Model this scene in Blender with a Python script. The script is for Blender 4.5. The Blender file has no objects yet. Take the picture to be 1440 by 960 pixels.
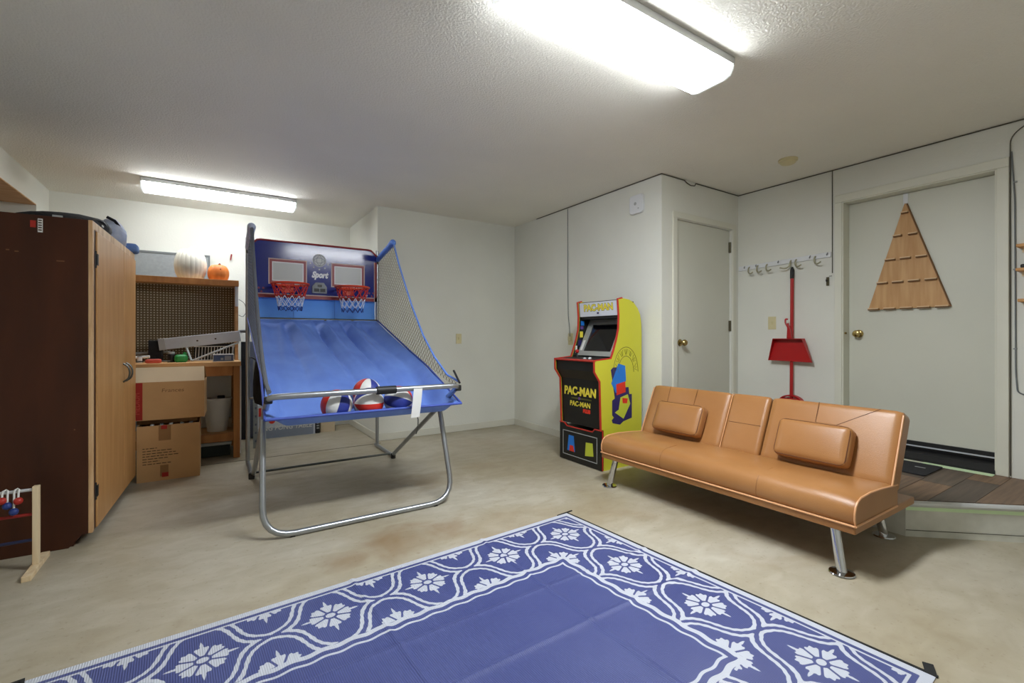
import bpy, bmesh, math, random
import numpy as np
from mathutils import Matrix, Vector
random.seed(7)
PI = math.pi
SC = bpy.context.scene
COL = SC.collection

# ------------------------------------------------------------------ camera, world, exposure
CAM_H = 1.077
cam_d = bpy.data.cameras.new('camera')
cam_d.sensor_width = 36.0
cam_d.lens = 648.0 / 1440.0 * 36.0
cam_d.shift_y = (474.0 - 480.0) / 1440.0
cam_d.clip_start = 0.05
cam = bpy.data.objects.new('camera', cam_d)
cam.location = (0, 0, CAM_H)
cam.rotation_euler = (PI / 2, 0, -math.radians(32.95))
COL.objects.link(cam)
SC.camera = cam

world = bpy.data.worlds.new('world')
SC.world = world
world.use_nodes = True
world.node_tree.nodes['Background'].inputs[0].default_value = (0.5, 0.5, 0.5, 1)
world.node_tree.nodes['Background'].inputs[1].default_value = 0.05

SC.view_settings.view_transform = 'Standard'
SC.view_settings.look = 'None'
SC.view_settings.gamma = 1.0
SC.view_settings.use_curve_mapping = False
SC.view_settings.exposure = 1.3
LAMP_E = 36.0         # emission of the ceiling tubes' diffusers

# ------------------------------------------------------------------ materials
def lin(c):
    return tuple((v / 255 / 12.92 if v / 255 <= 0.04045 else ((v / 255 + 0.055) / 1.055) ** 2.4) for v in c)

MATS = {}
def mat(name, rgb, rough=0.6, metal=0.0, var=0.0, vscale=6.0, bump=0.0, bscale=80.0, rgb2=None, stretch=None,
        spec=0.5, coat=0.0, trans=0.0, emit=0.0, alpha=1.0, detail=4.0, sheen=0.0):
    m = bpy.data.materials.new(name)
    m.use_nodes = True
    nt = m.node_tree
    b = nt.nodes['Principled BSDF']
    c = lin(rgb) + (1,)
    b.inputs['Base Color'].default_value = c
    b.inputs['Roughness'].default_value = rough
    b.inputs['Metallic'].default_value = metal
    b.inputs['Specular IOR Level'].default_value = spec
    b.inputs['Coat Weight'].default_value = coat
    b.inputs['Transmission Weight'].default_value = trans
    b.inputs['Alpha'].default_value = alpha
    if emit:
        b.inputs['Emission Color'].default_value = c
        b.inputs['Emission Strength'].default_value = emit
    tc = None
    if var or rgb2 or bump:
        tc = nt.nodes.new('ShaderNodeTexCoord')
        mp = nt.nodes.new('ShaderNodeMapping')
        nt.links.new(tc.outputs['Object'], mp.inputs['Vector'])
        if stretch:
            mp.inputs['Scale'].default_value = stretch
    if var or rgb2:
        n = nt.nodes.new('ShaderNodeTexNoise')
        n.inputs['Scale'].default_value = vscale
        n.inputs['Detail'].default_value = detail
        nt.links.new(mp.outputs[0], n.inputs['Vector'])
        r = nt.nodes.new('ShaderNodeValToRGB')
        r.color_ramp.elements[0].position = 0.32
        r.color_ramp.elements[1].position = 0.68
        if rgb2:
            r.color_ramp.elements[0].color = lin(rgb2) + (1,)
            r.color_ramp.elements[1].color = c
        else:
            r.color_ramp.elements[0].color = tuple(x * (1 - var) for x in c[:3]) + (1,)
            r.color_ramp.elements[1].color = tuple(min(1, x * (1 + var)) for x in c[:3]) + (1,)
        nt.links.new(n.outputs['Fac'], r.inputs[0])
        nt.links.new(r.outputs[0], b.inputs['Base Color'])
    if bump:
        n2 = nt.nodes.new('ShaderNodeTexNoise')
        n2.inputs['Scale'].default_value = bscale
        n2.inputs['Detail'].default_value = 3
        nt.links.new(mp.outputs[0], n2.inputs['Vector'])
        bp = nt.nodes.new('ShaderNodeBump')
        bp.inputs['Strength'].default_value = bump
        bp.inputs['Distance'].default_value = 0.01
        nt.links.new(n2.outputs['Fac'], bp.inputs['Height'])
        nt.links.new(bp.outputs[0], b.inputs['Normal'])
    MATS[name] = m
    return m

mat('wall', (226, 226, 216), 0.7, var=0.035, vscale=1.6, bump=0.12, bscale=60)
mat('ceiling', (239, 236, 225), 0.85, var=0.03, vscale=1.2, bump=0.55, bscale=95)
mat('door_paint', (212, 212, 198), 0.45, var=0.02, vscale=2)
mat('trim_paint', (222, 221, 206), 0.5, var=0.02, vscale=3)
mat('gap_dark', (84, 80, 68), 0.8, var=0.1)
mat('dark_wood', (76, 40, 22), 0.45, rgb2=(56, 30, 18), vscale=3, stretch=(2, 2, 0.5), spec=0.25)
mat('oak', (200, 152, 96), 0.42, rgb2=(184, 132, 76), vscale=7, stretch=(3, 3, 0.35))
mat('oak_edge', (226, 192, 148), 0.5, rgb2=(180, 136, 90), vscale=9, stretch=(3, 3, 0.4))
mat('pine', (222, 178, 124), 0.6, rgb2=(204, 150, 90), vscale=6, stretch=(0.5, 4, 4))
mat('bench_brown', (196, 134, 72), 0.6, rgb2=(172, 110, 54), vscale=6, stretch=(3, 3, 0.5))
mat('pale_wood', (232, 212, 176), 0.6, rgb2=(216, 188, 146), vscale=8, stretch=(4, 4, 0.5))
mat('alcove_wood', (206, 164, 116), 0.6, rgb2=(188, 140, 92), vscale=4, stretch=(1, 5, 1))
mat('cardboard', (194, 152, 102), 0.8, var=0.06, vscale=5, bump=0.05, bscale=200)
mat('cardboard_light', (226, 206, 172), 0.8, var=0.04, vscale=5)
mat('cardboard_dark', (146, 106, 62), 0.7, var=0.06)
mat('cardboard_ink', (128, 92, 56), 0.8, var=0.1)
mat('print_red', (168, 38, 24), 0.7, var=0.06)
mat('print_pale', (222, 196, 170), 0.7, var=0.02)
mat('ink', (70, 52, 36), 0.8, var=0.1)
mat('paper', (226, 226, 222), 0.7, var=0.03)
mat('black', (20, 20, 21), 0.55, var=0.1)
mat('black_cloth', (24, 24, 26), 0.9, var=0.2, vscale=14, bump=0.4, bscale=60)
mat('black_gloss', (12, 12, 14), 0.22, var=0.1)
mat('grey_tag', (172, 174, 172), 0.7, var=0.03)
mat('chair_cloth', (216, 222, 238), 0.85, rgb2=(186, 198, 226), vscale=18, bump=0.4, bscale=60)
mat('blue_cloth', (96, 126, 178), 0.85, var=0.15, vscale=20, bump=0.3)
mat('steel', (168, 172, 176), 0.32, 0.85, var=0.04, vscale=8)
mat('steel_dark', (92, 94, 90), 0.35, 0.8, var=0.06, vscale=8)
mat('chrome', (210, 212, 216), 0.08, 1.0, var=0.02)
mat('aluminium', (206, 210, 216), 0.45, 0.25, var=0.05, vscale=12)
mat('brass', (178, 156, 100), 0.25, 0.95, var=0.05)
mat('hinge_metal', (92, 86, 66), 0.4, 0.8, var=0.05)
mat('leather', (174, 124, 76), 0.32, rgb2=(158, 108, 60), vscale=2.2, bump=0.10, bscale=220, spec=0.45)
mat('leather_dark', (110, 68, 34), 0.5, var=0.08, vscale=5, bump=0.10, bscale=220)
mat('piping', (222, 166, 118), 0.4, var=0.04)
mat('seam', (96, 54, 24), 0.6, var=0.05)
mat('seam_soft', (140, 90, 46), 0.5, var=0.05)
mat('navy_board', (30, 44, 136), 0.15, rgb2=(24, 36, 116), vscale=3)
mat('board_red', (140, 34, 38), 0.4, var=0.05)
mat('board_line', (196, 168, 160), 0.4, var=0.03)
mat('board_grey', (186, 188, 184), 0.35, var=0.02)
mat('board_white', (230, 230, 232), 0.4, var=0.02)
mat('light_blue', (92, 156, 240), 0.6, var=0.05, vscale=3)
mat('ramp_blue', (110, 144, 218), 0.55, rgb2=(94, 126, 204), vscale=5, bump=0.12, bscale=40)
mat('hem_blue', (62, 86, 176), 0.6, var=0.05)
mat('hem_light', (96, 138, 220), 0.6, var=0.05)
mat('net_cord', (146, 136, 104), 0.8, var=0.1)
mat('net_dark', (98, 102, 110), 0.8, var=0.1)
mat('hoop_orange', (214, 66, 28), 0.4, var=0.05)
mat('hoop_net_red', (206, 54, 44), 0.7, var=0.05)
mat('hoop_net_white', (214, 222, 240), 0.7, var=0.03)
mat('hoop_net_blue', (40, 56, 130), 0.7, var=0.05)
mat('ball_red', (204, 44, 30), 0.45, var=0.06, bump=0.15, bscale=300)
mat('ball_white', (222, 222, 218), 0.45, var=0.03, bump=0.15, bscale=300)
mat('ball_blue', (38, 52, 136), 0.45, var=0.06, bump=0.15, bscale=300)
mat('arcade_yellow', (206, 204, 58), 0.42, var=0.02, vscale=2)
mat('arcade_red', (184, 44, 32), 0.4, var=0.04)
mat('arcade_black', (22, 22, 20), 0.42, var=0.12)
mat('arcade_ink', (84, 84, 30), 0.6, var=0.05)
mat('art_indigo', (44, 36, 96), 0.5, var=0.04)
mat('art_blue', (34, 122, 214), 0.5, var=0.04)
mat('art_red', (222, 52, 32), 0.5, var=0.04)
mat('art_green', (196, 206, 60), 0.5, var=0.03)
mat('art_letter', (232, 214, 70), 0.5, var=0.03)
mat('art_purple', (104, 70, 140), 0.5, var=0.04)
mat('marquee', (214, 218, 226), 0.35, var=0.02)
mat('bezel', (150, 152, 146), 0.35, var=0.03)
mat('screen', (8, 9, 14), 0.06, spec=0.8, var=0.1)
mat('plastic_white', (226, 228, 230), 0.4, var=0.01)
mat('plastic_ivory', (214, 204, 160), 0.45, var=0.03)
mat('red_plastic', (176, 22, 24), 0.38, var=0.05)
mat('bristle', (150, 150, 156), 0.9, var=0.2, vscale=60)
mat('hook_metal', (176, 172, 146), 0.35, 0.4, var=0.03)
mat('tree_ply', (208, 164, 112), 0.55, rgb2=(190, 142, 88), vscale=5, stretch=(1, 6, 0.6))
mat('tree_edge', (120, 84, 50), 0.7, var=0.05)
mat('tree_ledge', (222, 190, 148), 0.6, var=0.05)
mat('pumpkin_white', (232, 228, 212), 0.55, var=0.03, vscale=8)
mat('pumpkin_orange', (240, 150, 70), 0.5, rgb2=(226, 116, 42), vscale=6)
mat('pumpkin_cut', (120, 58, 22), 0.7, var=0.1)
mat('grey_panel', (150, 154, 154), 0.8, var=0.06, vscale=40)
mat('grey_panel_edge', (112, 116, 116), 0.7, var=0.05)
mat('table_grey', (98, 104, 122), 0.6, var=0.05, vscale=4)
mat('table_black', (18, 20, 28), 0.5, var=0.1)
mat('bin_grey', (226, 224, 214), 0.5, var=0.03)
mat('panel_white', (230, 232, 226), 0.5, var=0.03)
mat('dark_green', (52, 60, 52), 0.6, var=0.1)
mat('green', (34, 140, 66), 0.45, var=0.1)
mat('blue_box', (64, 86, 126), 0.5, var=0.1)
mat('red_tool', (206, 82, 62), 0.5, var=0.1)
mat('rubber_mat', (34, 34, 38), 0.85, var=0.15, vscale=60, bump=0.6, bscale=200)
mat('strap_black', (26, 27, 27), 0.8, var=0.1)
mat('tape_green', (216, 240, 196), 0.6, var=0.03)
mat('tape_pale', (206, 208, 186), 0.6, var=0.03)
mat('nosing', (206, 208, 208), 0.4, 0.3, var=0.04)
mat('riser', (222, 222, 212), 0.75, rgb2=(196, 196, 186), vscale=6, detail=8)
for i, c in enumerate([((128, 102, 80), (98, 76, 58)), ((108, 92, 78), (84, 70, 58)), ((140, 110, 84), (108, 82, 60)), ((98, 84, 72), (76, 64, 54))]):
    mat('plank%d' % i, c[0], 0.5, rgb2=c[1], vscale=9, stretch=(0.4, 5, 1), detail=6)
mat('wood_red', (176, 44, 34), 0.5, var=0.05)
mat('wood_blue', (38, 60, 128), 0.5, var=0.05)
mat('rung_red', (150, 32, 26), 0.5, var=0.05)
mat('rung_blue', (30, 36, 70), 0.5, var=0.05)
mat('rung_white', (206, 208, 210), 0.5, var=0.05)
mat('box_print', (206, 212, 220), 0.6, var=0.03)
mat('box_shade', (146, 156, 174), 0.6, var=0.03)
mat('fixture_metal', (196, 198, 196), 0.5, 0.1, var=0.02)
mat('lamp_diffuser', (244, 249, 254), 0.4, emit=LAMP_E)
mat('lamp_side', (244, 249, 254), 0.4, emit=LAMP_E * 0.34)
mat('lamp_diffuser_far', (244, 249, 254), 0.4, emit=LAMP_E * 0.19)
mat('lamp_side_far', (244, 249, 254), 0.4, emit=LAMP_E * 0.42)
mat('lamp_cap', (226, 230, 228), 0.4, emit=0.35)
mat('lower_wall', (216, 214, 200), 0.7, var=0.03)

# concrete floor: layered mottling, stains with a shape of their own
def concrete():
    m = bpy.data.materials.new('concrete'); m.use_nodes = True
    nt = m.node_tree; b = nt.nodes['Principled BSDF']
    N = nt.nodes.new; L = nt.links.new
    tc = N('ShaderNodeTexCoord')
    def noise(scale, detail, dist=0.0, st=(1, 1, 1)):
        mp = N('ShaderNodeMapping'); mp.inputs['Scale'].default_value = st
        L(tc.outputs['Object'], mp.inputs['Vector'])
        n = N('ShaderNodeTexNoise'); n.inputs['Scale'].default_value = scale
        n.inputs['Detail'].default_value = detail; n.inputs['Distortion'].default_value = dist
        L(mp.outputs[0], n.inputs['Vector'])
        return n.outputs['Fac']
    def ramp(f, p0, c0, p1, c1):
        r = N('ShaderNodeValToRGB'); r.color_ramp.elements[0].position = p0; r.color_ramp.elements[1].position = p1
        r.color_ramp.elements[0].color = lin(c0) + (1,); r.color_ramp.elements[1].color = lin(c1) + (1,)
        L(f, r.inputs[0]); return r.outputs[0]
    def mix(fac, a, bb, mode='MIX'):
        x = N('ShaderNodeMixRGB'); x.blend_type = mode
        if isinstance(fac, float): x.inputs[0].default_value = fac
        else: L(fac, x.inputs[0])
        L(a, x.inputs[1]); L(bb, x.inputs[2]); return x.outputs[0]
    base = ramp(noise(1.1, 7, 0.4), 0.35, (168, 157, 132), 0.66, (190, 184, 168))
    fine = ramp(noise(7, 8, 0.6, (1, 1.8, 1)), 0.3, (206, 198, 182), 0.7, (255, 255, 255))
    c = mix(0.42, base, fine, 'MULTIPLY')
    st = ramp(noise(0.9, 6, 1.0, (1.0, 1.6, 1)), 0.56, (0, 0, 0), 0.70, (255, 255, 255))
    stc = ramp(noise(3, 5), 0.3, (146, 124, 90), 0.7, (160, 146, 118))
    s2 = N('ShaderNodeMath'); s2.operation = 'MULTIPLY'; s2.inputs[1].default_value = 0.55
    L(st, s2.inputs[0])
    c = mix(s2.outputs[0], c, stc)
    sp = ramp(noise(46, 3), 0.62, (255, 255, 255), 0.72, (216, 208, 194))
    c = mix(0.5, c, sp, 'MULTIPLY')
    # brown stain plus darker and paler patches, all with ragged outlines
    for (sx, sy, rad, amt, col) in ((0.86, 2.36, 0.45, 0.95, (136, 106, 68)), (1.25, 3.2, 0.55, 0.85, (132, 112, 82)), (2.3, 4.1, 0.6, 0.4, (158, 134, 98)), (0.2, 3.5, 0.5, 0.35, (226, 224, 214))):
        mp = N('ShaderNodeMapping'); mp.inputs['Location'].default_value = (-sx / rad, -sy / rad * 1.6, 0); mp.inputs['Scale'].default_value = (1 / rad, 1.6 / rad, 0)
        L(tc.outputs['Object'], mp.inputs['Vector'])
        ln = N('ShaderNodeVectorMath'); ln.operation = 'LENGTH'; L(mp.outputs[0], ln.inputs[0])
        ad = N('ShaderNodeMath'); ad.operation = 'MULTIPLY_ADD'; ad.inputs[1].default_value = 1.9; L(noise(3.4, 7, 0.6), ad.inputs[0]); L(ln.outputs['Value'], ad.inputs[2])
        rg = N('ShaderNodeMapRange'); rg.inputs[1].default_value = 0.85; rg.inputs[2].default_value = 1.75; rg.inputs[3].default_value = amt; rg.inputs[4].default_value = 0.0
        L(ad.outputs[0], rg.inputs[0])
        cc = N('ShaderNodeRGB'); cc.outputs[0].default_value = lin(col) + (1,)
        c = mix(rg.outputs[0], c, cc.outputs[0])
    L(c, b.inputs['Base Color'])
    rr = N('ShaderNodeMapRange'); rr.inputs[3].default_value = 0.38; rr.inputs[4].default_value = 0.62
    L(noise(2.2, 5), rr.inputs[0]); L(rr.outputs[0], b.inputs['Roughness'])
    bp = N('ShaderNodeBump'); bp.inputs['Strength'].default_value = 0.12; bp.inputs['Distance'].default_value = 0.01
    L(noise(30, 6), bp.inputs['Height']); L(bp.outputs[0], b.inputs['Normal'])
    MATS['concrete'] = m
concrete()

def pegboard():
    m = bpy.data.materials.new('pegboard'); m.use_nodes = True
    nt = m.node_tree; b = nt.nodes['Principled BSDF']; N = nt.nodes.new; L = nt.links.new
    tc = N('ShaderNodeTexCoord'); sp = N('ShaderNodeSeparateXYZ'); L(tc.outputs['Object'], sp.inputs[0])
    def cell(o):
        a = N('ShaderNodeMath'); a.operation = 'MULTIPLY'; a.inputs[1].default_value = 1 / 0.0235; L(o, a.inputs[0])
        f = N('ShaderNodeMath'); f.operation = 'FRACT'; L(a.outputs[0], f.inputs[0])
        s = N('ShaderNodeMath'); s.operation = 'SUBTRACT'; s.inputs[1].default_value = 0.5; L(f.outputs[0], s.inputs[0])
        q = N('ShaderNodeMath'); q.operation = 'POWER'; q.inputs[1].default_value = 2.0; L(s.outputs[0], q.inputs[0])
        return q.outputs[0]
    ad = N('ShaderNodeMath'); L(cell(sp.outputs['X']), ad.inputs[0]); L(cell(sp.outputs['Z']), ad.inputs[1])
    lt = N('ShaderNodeMath'); lt.operation = 'LESS_THAN'; lt.inputs[1].default_value = 0.066; L(ad.outputs[0], lt.inputs[0])
    mx = N('ShaderNodeMixRGB'); L(lt.outputs[0], mx.inputs[0])
    mx.inputs[1].default_value = lin((112, 96, 66)) + (1,); mx.inputs[2].default_value = lin((212, 202, 176)) + (1,)
    L(mx.outputs[0], b.inputs['Base Color']); b.inputs['Roughness'].default_value = 0.7
    MATS['pegboard'] = m
pegboard()

# ------------------------------------------------------------------ mesh building
class MB:
    def __init__(s):
        s.v = []; s.f = []; s.mi = []
        s.M = None
    def add(s, vs, fs, mi=0):
        o = len(s.v)
        if s.M is not None:
            vs = [tuple(s.M @ Vector(p)) for p in vs]
        s.v += [tuple(p) for p in vs]
        s.f += [tuple(i + o for i in f) for f in fs]
        s.mi += [mi] * len(fs)
        return s
    def box(s, x0, x1, y0, y1, z0, z1, mi=0):
        vs = [(x0, y0, z0), (x1, y0, z0), (x1, y1, z0), (x0, y1, z0), (x0, y0, z1), (x1, y0, z1), (x1, y1, z1), (x0, y1, z1)]
        fs = [(0, 3, 2, 1), (4, 5, 6, 7), (0, 1, 5, 4), (1, 2, 6, 5), (2, 3, 7, 6), (3, 0, 4, 7)]
        return s.add(vs, fs, mi)
    def prism(s, poly, axis, a, b, mi=0):
        """poly of 2D points in the two other axes (order xy / xz / yz)"""
        n = len(poly)
        def p3(p, t):
            return {'x': (t, p[0], p[1]), 'y': (p[0], t, p[1]), 'z': (p[0], p[1], t)}[axis]
        vs = [p3(p, a) for p in poly] + [p3(p, b) for p in poly]
        fs = [tuple(range(n))[::-1], tuple(range(n, 2 * n))] + [(i, (i + 1) % n, n + (i + 1) % n, n + i) for i in range(n)]
        return s.add(vs, fs, mi)
    def tube(s, pts, r, seg=10, closed=False, mi=0):
        P = [Vector(p) for p in pts]; n = len(P)
        rs = r if isinstance(r, (list, tuple)) else [r] * n
        def tan(i):
            if closed: return (P[(i + 1) % n] - P[i - 1]).normalized()
            if i == 0: return (P[1] - P[0]).normalized()
            if i == n - 1: return (P[-1] - P[-2]).normalized()
            return ((P[i + 1] - P[i]).normalized() + (P[i] - P[i - 1]).normalized()).normalized()
        t0 = tan(0)
        up = Vector((0, 0, 1)) if abs(t0.z) < 0.9 else Vector((1, 0, 0))
        u = t0.cross(up).normalized()
        vs = []
        for i in range(n):
            t = tan(i)
            u = (u - t * u.dot(t)).normalized()
            w = t.cross(u)
            for k in range(seg):
                a = 2 * PI * k / seg
                vs.append(P[i] + (u * math.cos(a) + w * math.sin(a)) * rs[i])
        fs = []
        for i in range(n if closed else n - 1):
            j = (i + 1) % n
            for k in range(seg):
                l = (k + 1) % seg
                fs.append((i * seg + k, i * seg + l, j * seg + l, j * seg + k))
        if not closed:
            fs.append(tuple(range(seg))[::-1]); fs.append(tuple((n - 1) * seg + k for k in range(seg)))
        return s.add(vs, fs, mi)
    def lathe(s, prof, seg=24, mi=0, lobes=0, lobe=0.0):
        """prof: (r, z) from bottom to top; around local z (use s.M to place)"""
        vs = []; fs = []
        n = len(prof)
        for (r, z) in prof:
            for k in range(seg):
                a = 2 * PI * k / seg
                q = r * (1 - lobe * abs(math.sin(a * lobes / 2)) ** 0.0 * 0) if not lobes else r * (1 - lobe * (1 - abs(math.sin(a * lobes / 2)) ** 0.6))
                vs.append((q * math.cos(a), q * math.sin(a), z))
        for i in range(n - 1):
            for k in range(seg):
                l = (k + 1) % seg
                fs.append((i * seg + k, i * seg + l, (i + 1) * seg + l, (i + 1) * seg + k))
        fs.append(tuple(range(seg))[::-1]); fs.append(tuple((n - 1) * seg + k for k in range(seg)))
        return s.add(vs, fs, mi)
    def sphere(s, c, r, seg=16, ring=10, sc=(1, 1, 1), mi=0):
        vs = []; fs = []
        for i in range(ring + 1):
            th = PI * i / ring
            for k in range(seg):
                a = 2 * PI * k / seg
                vs.append((c[0] + r * sc[0] * math.sin(th) * math.cos(a), c[1] + r * sc[1] * math.sin(th) * math.sin(a), c[2] - r * sc[2] * math.cos(th)))
        for i in range(ring):
            for k in range(seg):
                l = (k + 1) % seg
                fs.append((i * seg + k, i * seg + l, (i + 1) * seg + l, (i + 1) * seg + k))
        return s.add(vs, fs, mi)
    def grid(s, fn, nu, nv, mi=0, thick=None):
        vs = [fn(i / nu, j / nv) for i in range(nu + 1) for j in range(nv + 1)]
        fs = [(i * (nv + 1) + j, (i + 1) * (nv + 1) + j, (i + 1) * (nv + 1) + j + 1, i * (nv + 1) + j + 1) for i in range(nu) for j in range(nv)]
        if thick:
            o = len(vs)
            vs = vs + [(x + thick[0], y + thick[1], z + thick[2]) for x, y, z in vs]
            fs = fs + [tuple(k + o for k in f[::-1]) for f in fs]
            def idx(i, j): return i * (nv + 1) + j
            rim = [idx(i, 0) for i in range(nu + 1)] + [idx(nu, j) for j in range(1, nv + 1)] + [idx(i, nv) for i in range(nu - 1, -1, -1)] + [idx(0, j) for j in range(nv - 1, 0, -1)]
            for a in range(len(rim)):
                p, q = rim[a], rim[(a + 1) % len(rim)]
                fs.append((p, p + o, q + o, q))
        return s.add(vs, fs, mi)
    def rbox(s, c, h, r, n=8, bulge=(0, 0, 0), mi=0):
        """rounded, slightly puffed box: centre c, half sizes h, corner radius r"""
        vs = {}; vl = []; fs = []
        def key(p):
            k = tuple(round(x, 5) for x in p)
            if k not in vs:
                vs[k] = len(vl)
                q = Vector((p[0] * h[0], p[1] * h[1], p[2] * h[2]))
                inn = Vector([max(-(h[a] - r), min(h[a] - r, q[a])) for a in range(3)])
                d = q - inn
                if d.length > 1e-9: q = inn + d.normalized() * r
                e = [1 - abs(p[a]) ** 2.5 for a in range(3)]
                for a in range(3):
                    o = [x for x in range(3) if x != a]
                    q[a] += bulge[a] * p[a] * e[o[0]] * e[o[1]]
                vl.append((c[0] + q.x, c[1] + q.y, c[2] + q.z))
            return vs[k]
        def sp(i):
            t = -1 + 2 * i / n
            return math.copysign(abs(t) ** 0.8, t)
        for a in range(3):
            b, d = (a + 1) % 3, (a + 2) % 3
            for sg in (-1, 1):
                for i in range(n):
                    for j in range(n):
                        q = []
                        for (ii, jj) in ((i, j), (i + 1, j), (i + 1, j + 1), (i, j + 1)):
                            p = [0, 0, 0]; p[a] = sg; p[b] = sp(ii); p[d] = sp(jj)
                            q.append(key(p))
                        fs.append(tuple(q) if sg > 0 else tuple(q[::-1]))
        return s.add(vl, fs, mi)
    def build(s, name, m, parent=None, origin=None, smooth=False, bevel=0.0, local=False, angle=35, bseg=2):
        vs = s.v
        loc = Vector((0, 0, 0))
        if parent is not None:
            r = parent
            while r.parent is not None: r = r.parent
            if not local:
                Wi = ROOTM[r.name].inverted()
                vs = [tuple(Wi @ Vector(p)) for p in vs]
        elif origin is not None:
            loc = Vector(origin)
            if not local:
                vs = [(p[0] - loc.x, p[1] - loc.y, p[2] - loc.z) for p in vs]
        me = bpy.data.meshes.new(name)
        me.from_pydata(vs, [], s.f)
        ms = m if isinstance(m, (list, tuple)) else [m]
        for k in ms: me.materials.append(MATS[k])
        if len(ms) > 1: me.polygons.foreach_set('material_index', s.mi)
        bm = bmesh.new(); bm.from_mesh(me)
        bmesh.ops.recalc_face_normals(bm, faces=bm.faces)
        bm.to_mesh(me); bm.free()
        if smooth:
            me.shade_smooth()
            me.set_sharp_from_angle(angle=math.radians(angle))
        me.update()
        o = bpy.data.objects.new(name, me)
        o.location = loc
        COL.objects.link(o)
        if parent is not None: o.parent = parent
        else: ROOTM[o.name] = Matrix.Translation(loc)
        if bevel:
            bv = o.modifiers.new('bevel', 'BEVEL'); bv.width = bevel; bv.segments = bseg; bv.limit_method = 'ANGLE'
        return o

ROOTM = {}
def thing(name, label, cat, loc=(0, 0, 0), rz=0.0, group=None):
    o = bpy.data.objects.new(name, None); o.empty_display_size = 0.1
    o.location = loc; o.rotation_euler = (0, 0, rz)
    COL.objects.link(o)
    ROOTM[o.name] = Matrix.Translation(Vector(loc)) @ Matrix.Rotation(rz, 4, 'Z')
    return tag(o, label, cat, group)
def tag(o, label=None, cat=None, group=None, kind=None):
    if label: o['label'] = label
    if cat: o['category'] = cat
    if group: o['group'] = group
    if kind: o['kind'] = kind
    return o
def struct(o, label):
    o['kind'] = 'structure'; o['label'] = label
    return o
def part_label(o, label):
    o['label'] = label; return o

def arc(cx, cy, r, a0, a1, n=6):
    return [(cx + r * math.cos(a0 + (a1 - a0) * i / n), cy + r * math.sin(a0 + (a1 - a0) * i / n)) for i in range(n + 1)]
def rrect(x0, x1, y0, y1, r, n=4):
    return arc(x1 - r, y0 + r, r, -PI / 2, 0, n) + arc(x1 - r, y1 - r, r, 0, PI / 2, n) + arc(x0 + r, y1 - r, r, PI / 2, PI, n) + arc(x0 + r, y0 + r, r, PI, 1.5 * PI, n)
def fillet(pts, r, n=5):
    """round the inner corners of a 3D polyline"""
    P = [Vector(p) for p in pts]; out = [P[0]]
    for i in range(1, len(P) - 1):
        a = (P[i - 1] - P[i]); b = (P[i + 1] - P[i])
        d = min(r, a.length * 0.45, b.length * 0.45)
        p0 = P[i] + a.normalized() * d; p1 = P[i] + b.normalized() * d
        for k in range(n + 1):
            t = k / n
            out.append(p0 * (1 - t) ** 2 + P[i] * 2 * t * (1 - t) + p1 * t * t)
    out.append(P[-1]); return out
FACE_NEG_Y = Matrix(((1, 0, 0, 0), (0, 0, -1, 0), (0, 1, 0, 0), (0, 0, 0, 1)))      # lettering read from -y
FACE_NEG_X = Matrix(((0, 0, -1, 0), (-1, 0, 0, 0), (0, 1, 0, 0), (0, 0, 0, 1)))     # lettering read from -x
def text(name, body, size, M, m, parent, depth=0.0006, shear=0.0, width=1.0, offset=0.0, align='CENTER'):
    cu = bpy.data.curves.new('lettering', 'FONT')
    cu.body = body; cu.size = size; cu.extrude = depth; cu.shear = shear; cu.offset = offset
    cu.align_x = align; cu.align_y = 'CENTER'; cu.resolution_u = 3
    to = bpy.data.objects.new('lettering', cu); COL.objects.link(to)
    dg = bpy.context.evaluated_depsgraph_get()
    me = bpy.data.meshes.new_from_object(to.evaluated_get(dg))
    bpy.data.objects.remove(to); bpy.data.curves.remove(cu)
    r = parent
    while r.parent is not None: r = r.parent
    me.transform(ROOTM[r.name].inverted() @ M @ Matrix.Diagonal((width, 1, 1, 1)))
    me.materials.clear(); me.materials.append(MATS[m])
    me.name = name
    o = bpy.data.objects.new(name, me); COL.objects.link(o); o.parent = parent
    return o
def T(x, y, z): return Matrix.Translation((x, y, z))

# ================================================================== ROOM SHELL
CEIL = 2.44
XL, XW, XS, XD = -1.28, 1.43, 3.13, 4.24      # left wall, return wall, side wall, door wall
YF, YB, YC, YN = 5.93, 4.77, 2.54, -1.3        # far wall, back wall, closet wall, wall behind the camera
LAND = 0.19                                    # landing height
th = 0.1
floor = struct(MB().box(XL - 1.2, XD + 0.3, YN - th, YF + th, -0.1, 0).build('floor', 'concrete'), 'mottled beige bare concrete slab floor with stains')
j = MB().box(XL, XW, 4.655, 4.667, 0.0, 0.0012).build('control_joint', 'gap_dark', floor)
part_label(j, 'thin dark joint line in the slab')
struct(MB().box(XL - 1.2, XD + 0.3, YN - th, YF + th, CEIL, CEIL + 0.1).build('ceiling', 'ceiling'), 'textured off-white ceiling')
struct(MB().box(XL - th, XW + th, YF, YF + th, 0, CEIL).build('wall_far', 'wall'), 'far white wall behind the workbench')
struct(MB().box(XW, XW + th, YB + th, YF, 0, CEIL).build('wall_return', 'wall'), 'short white return wall behind the basketball game')
struct(MB().box(XW, XS + th, YB, YB + th, 0, CEIL).build('wall_back', 'wall'), 'white back wall right of the basketball game')
struct(MB().box(XS, XS + th, YC + th, YB, 0, CEIL).build('wall_side', 'wall'), 'white side wall behind the arcade machine')
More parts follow.
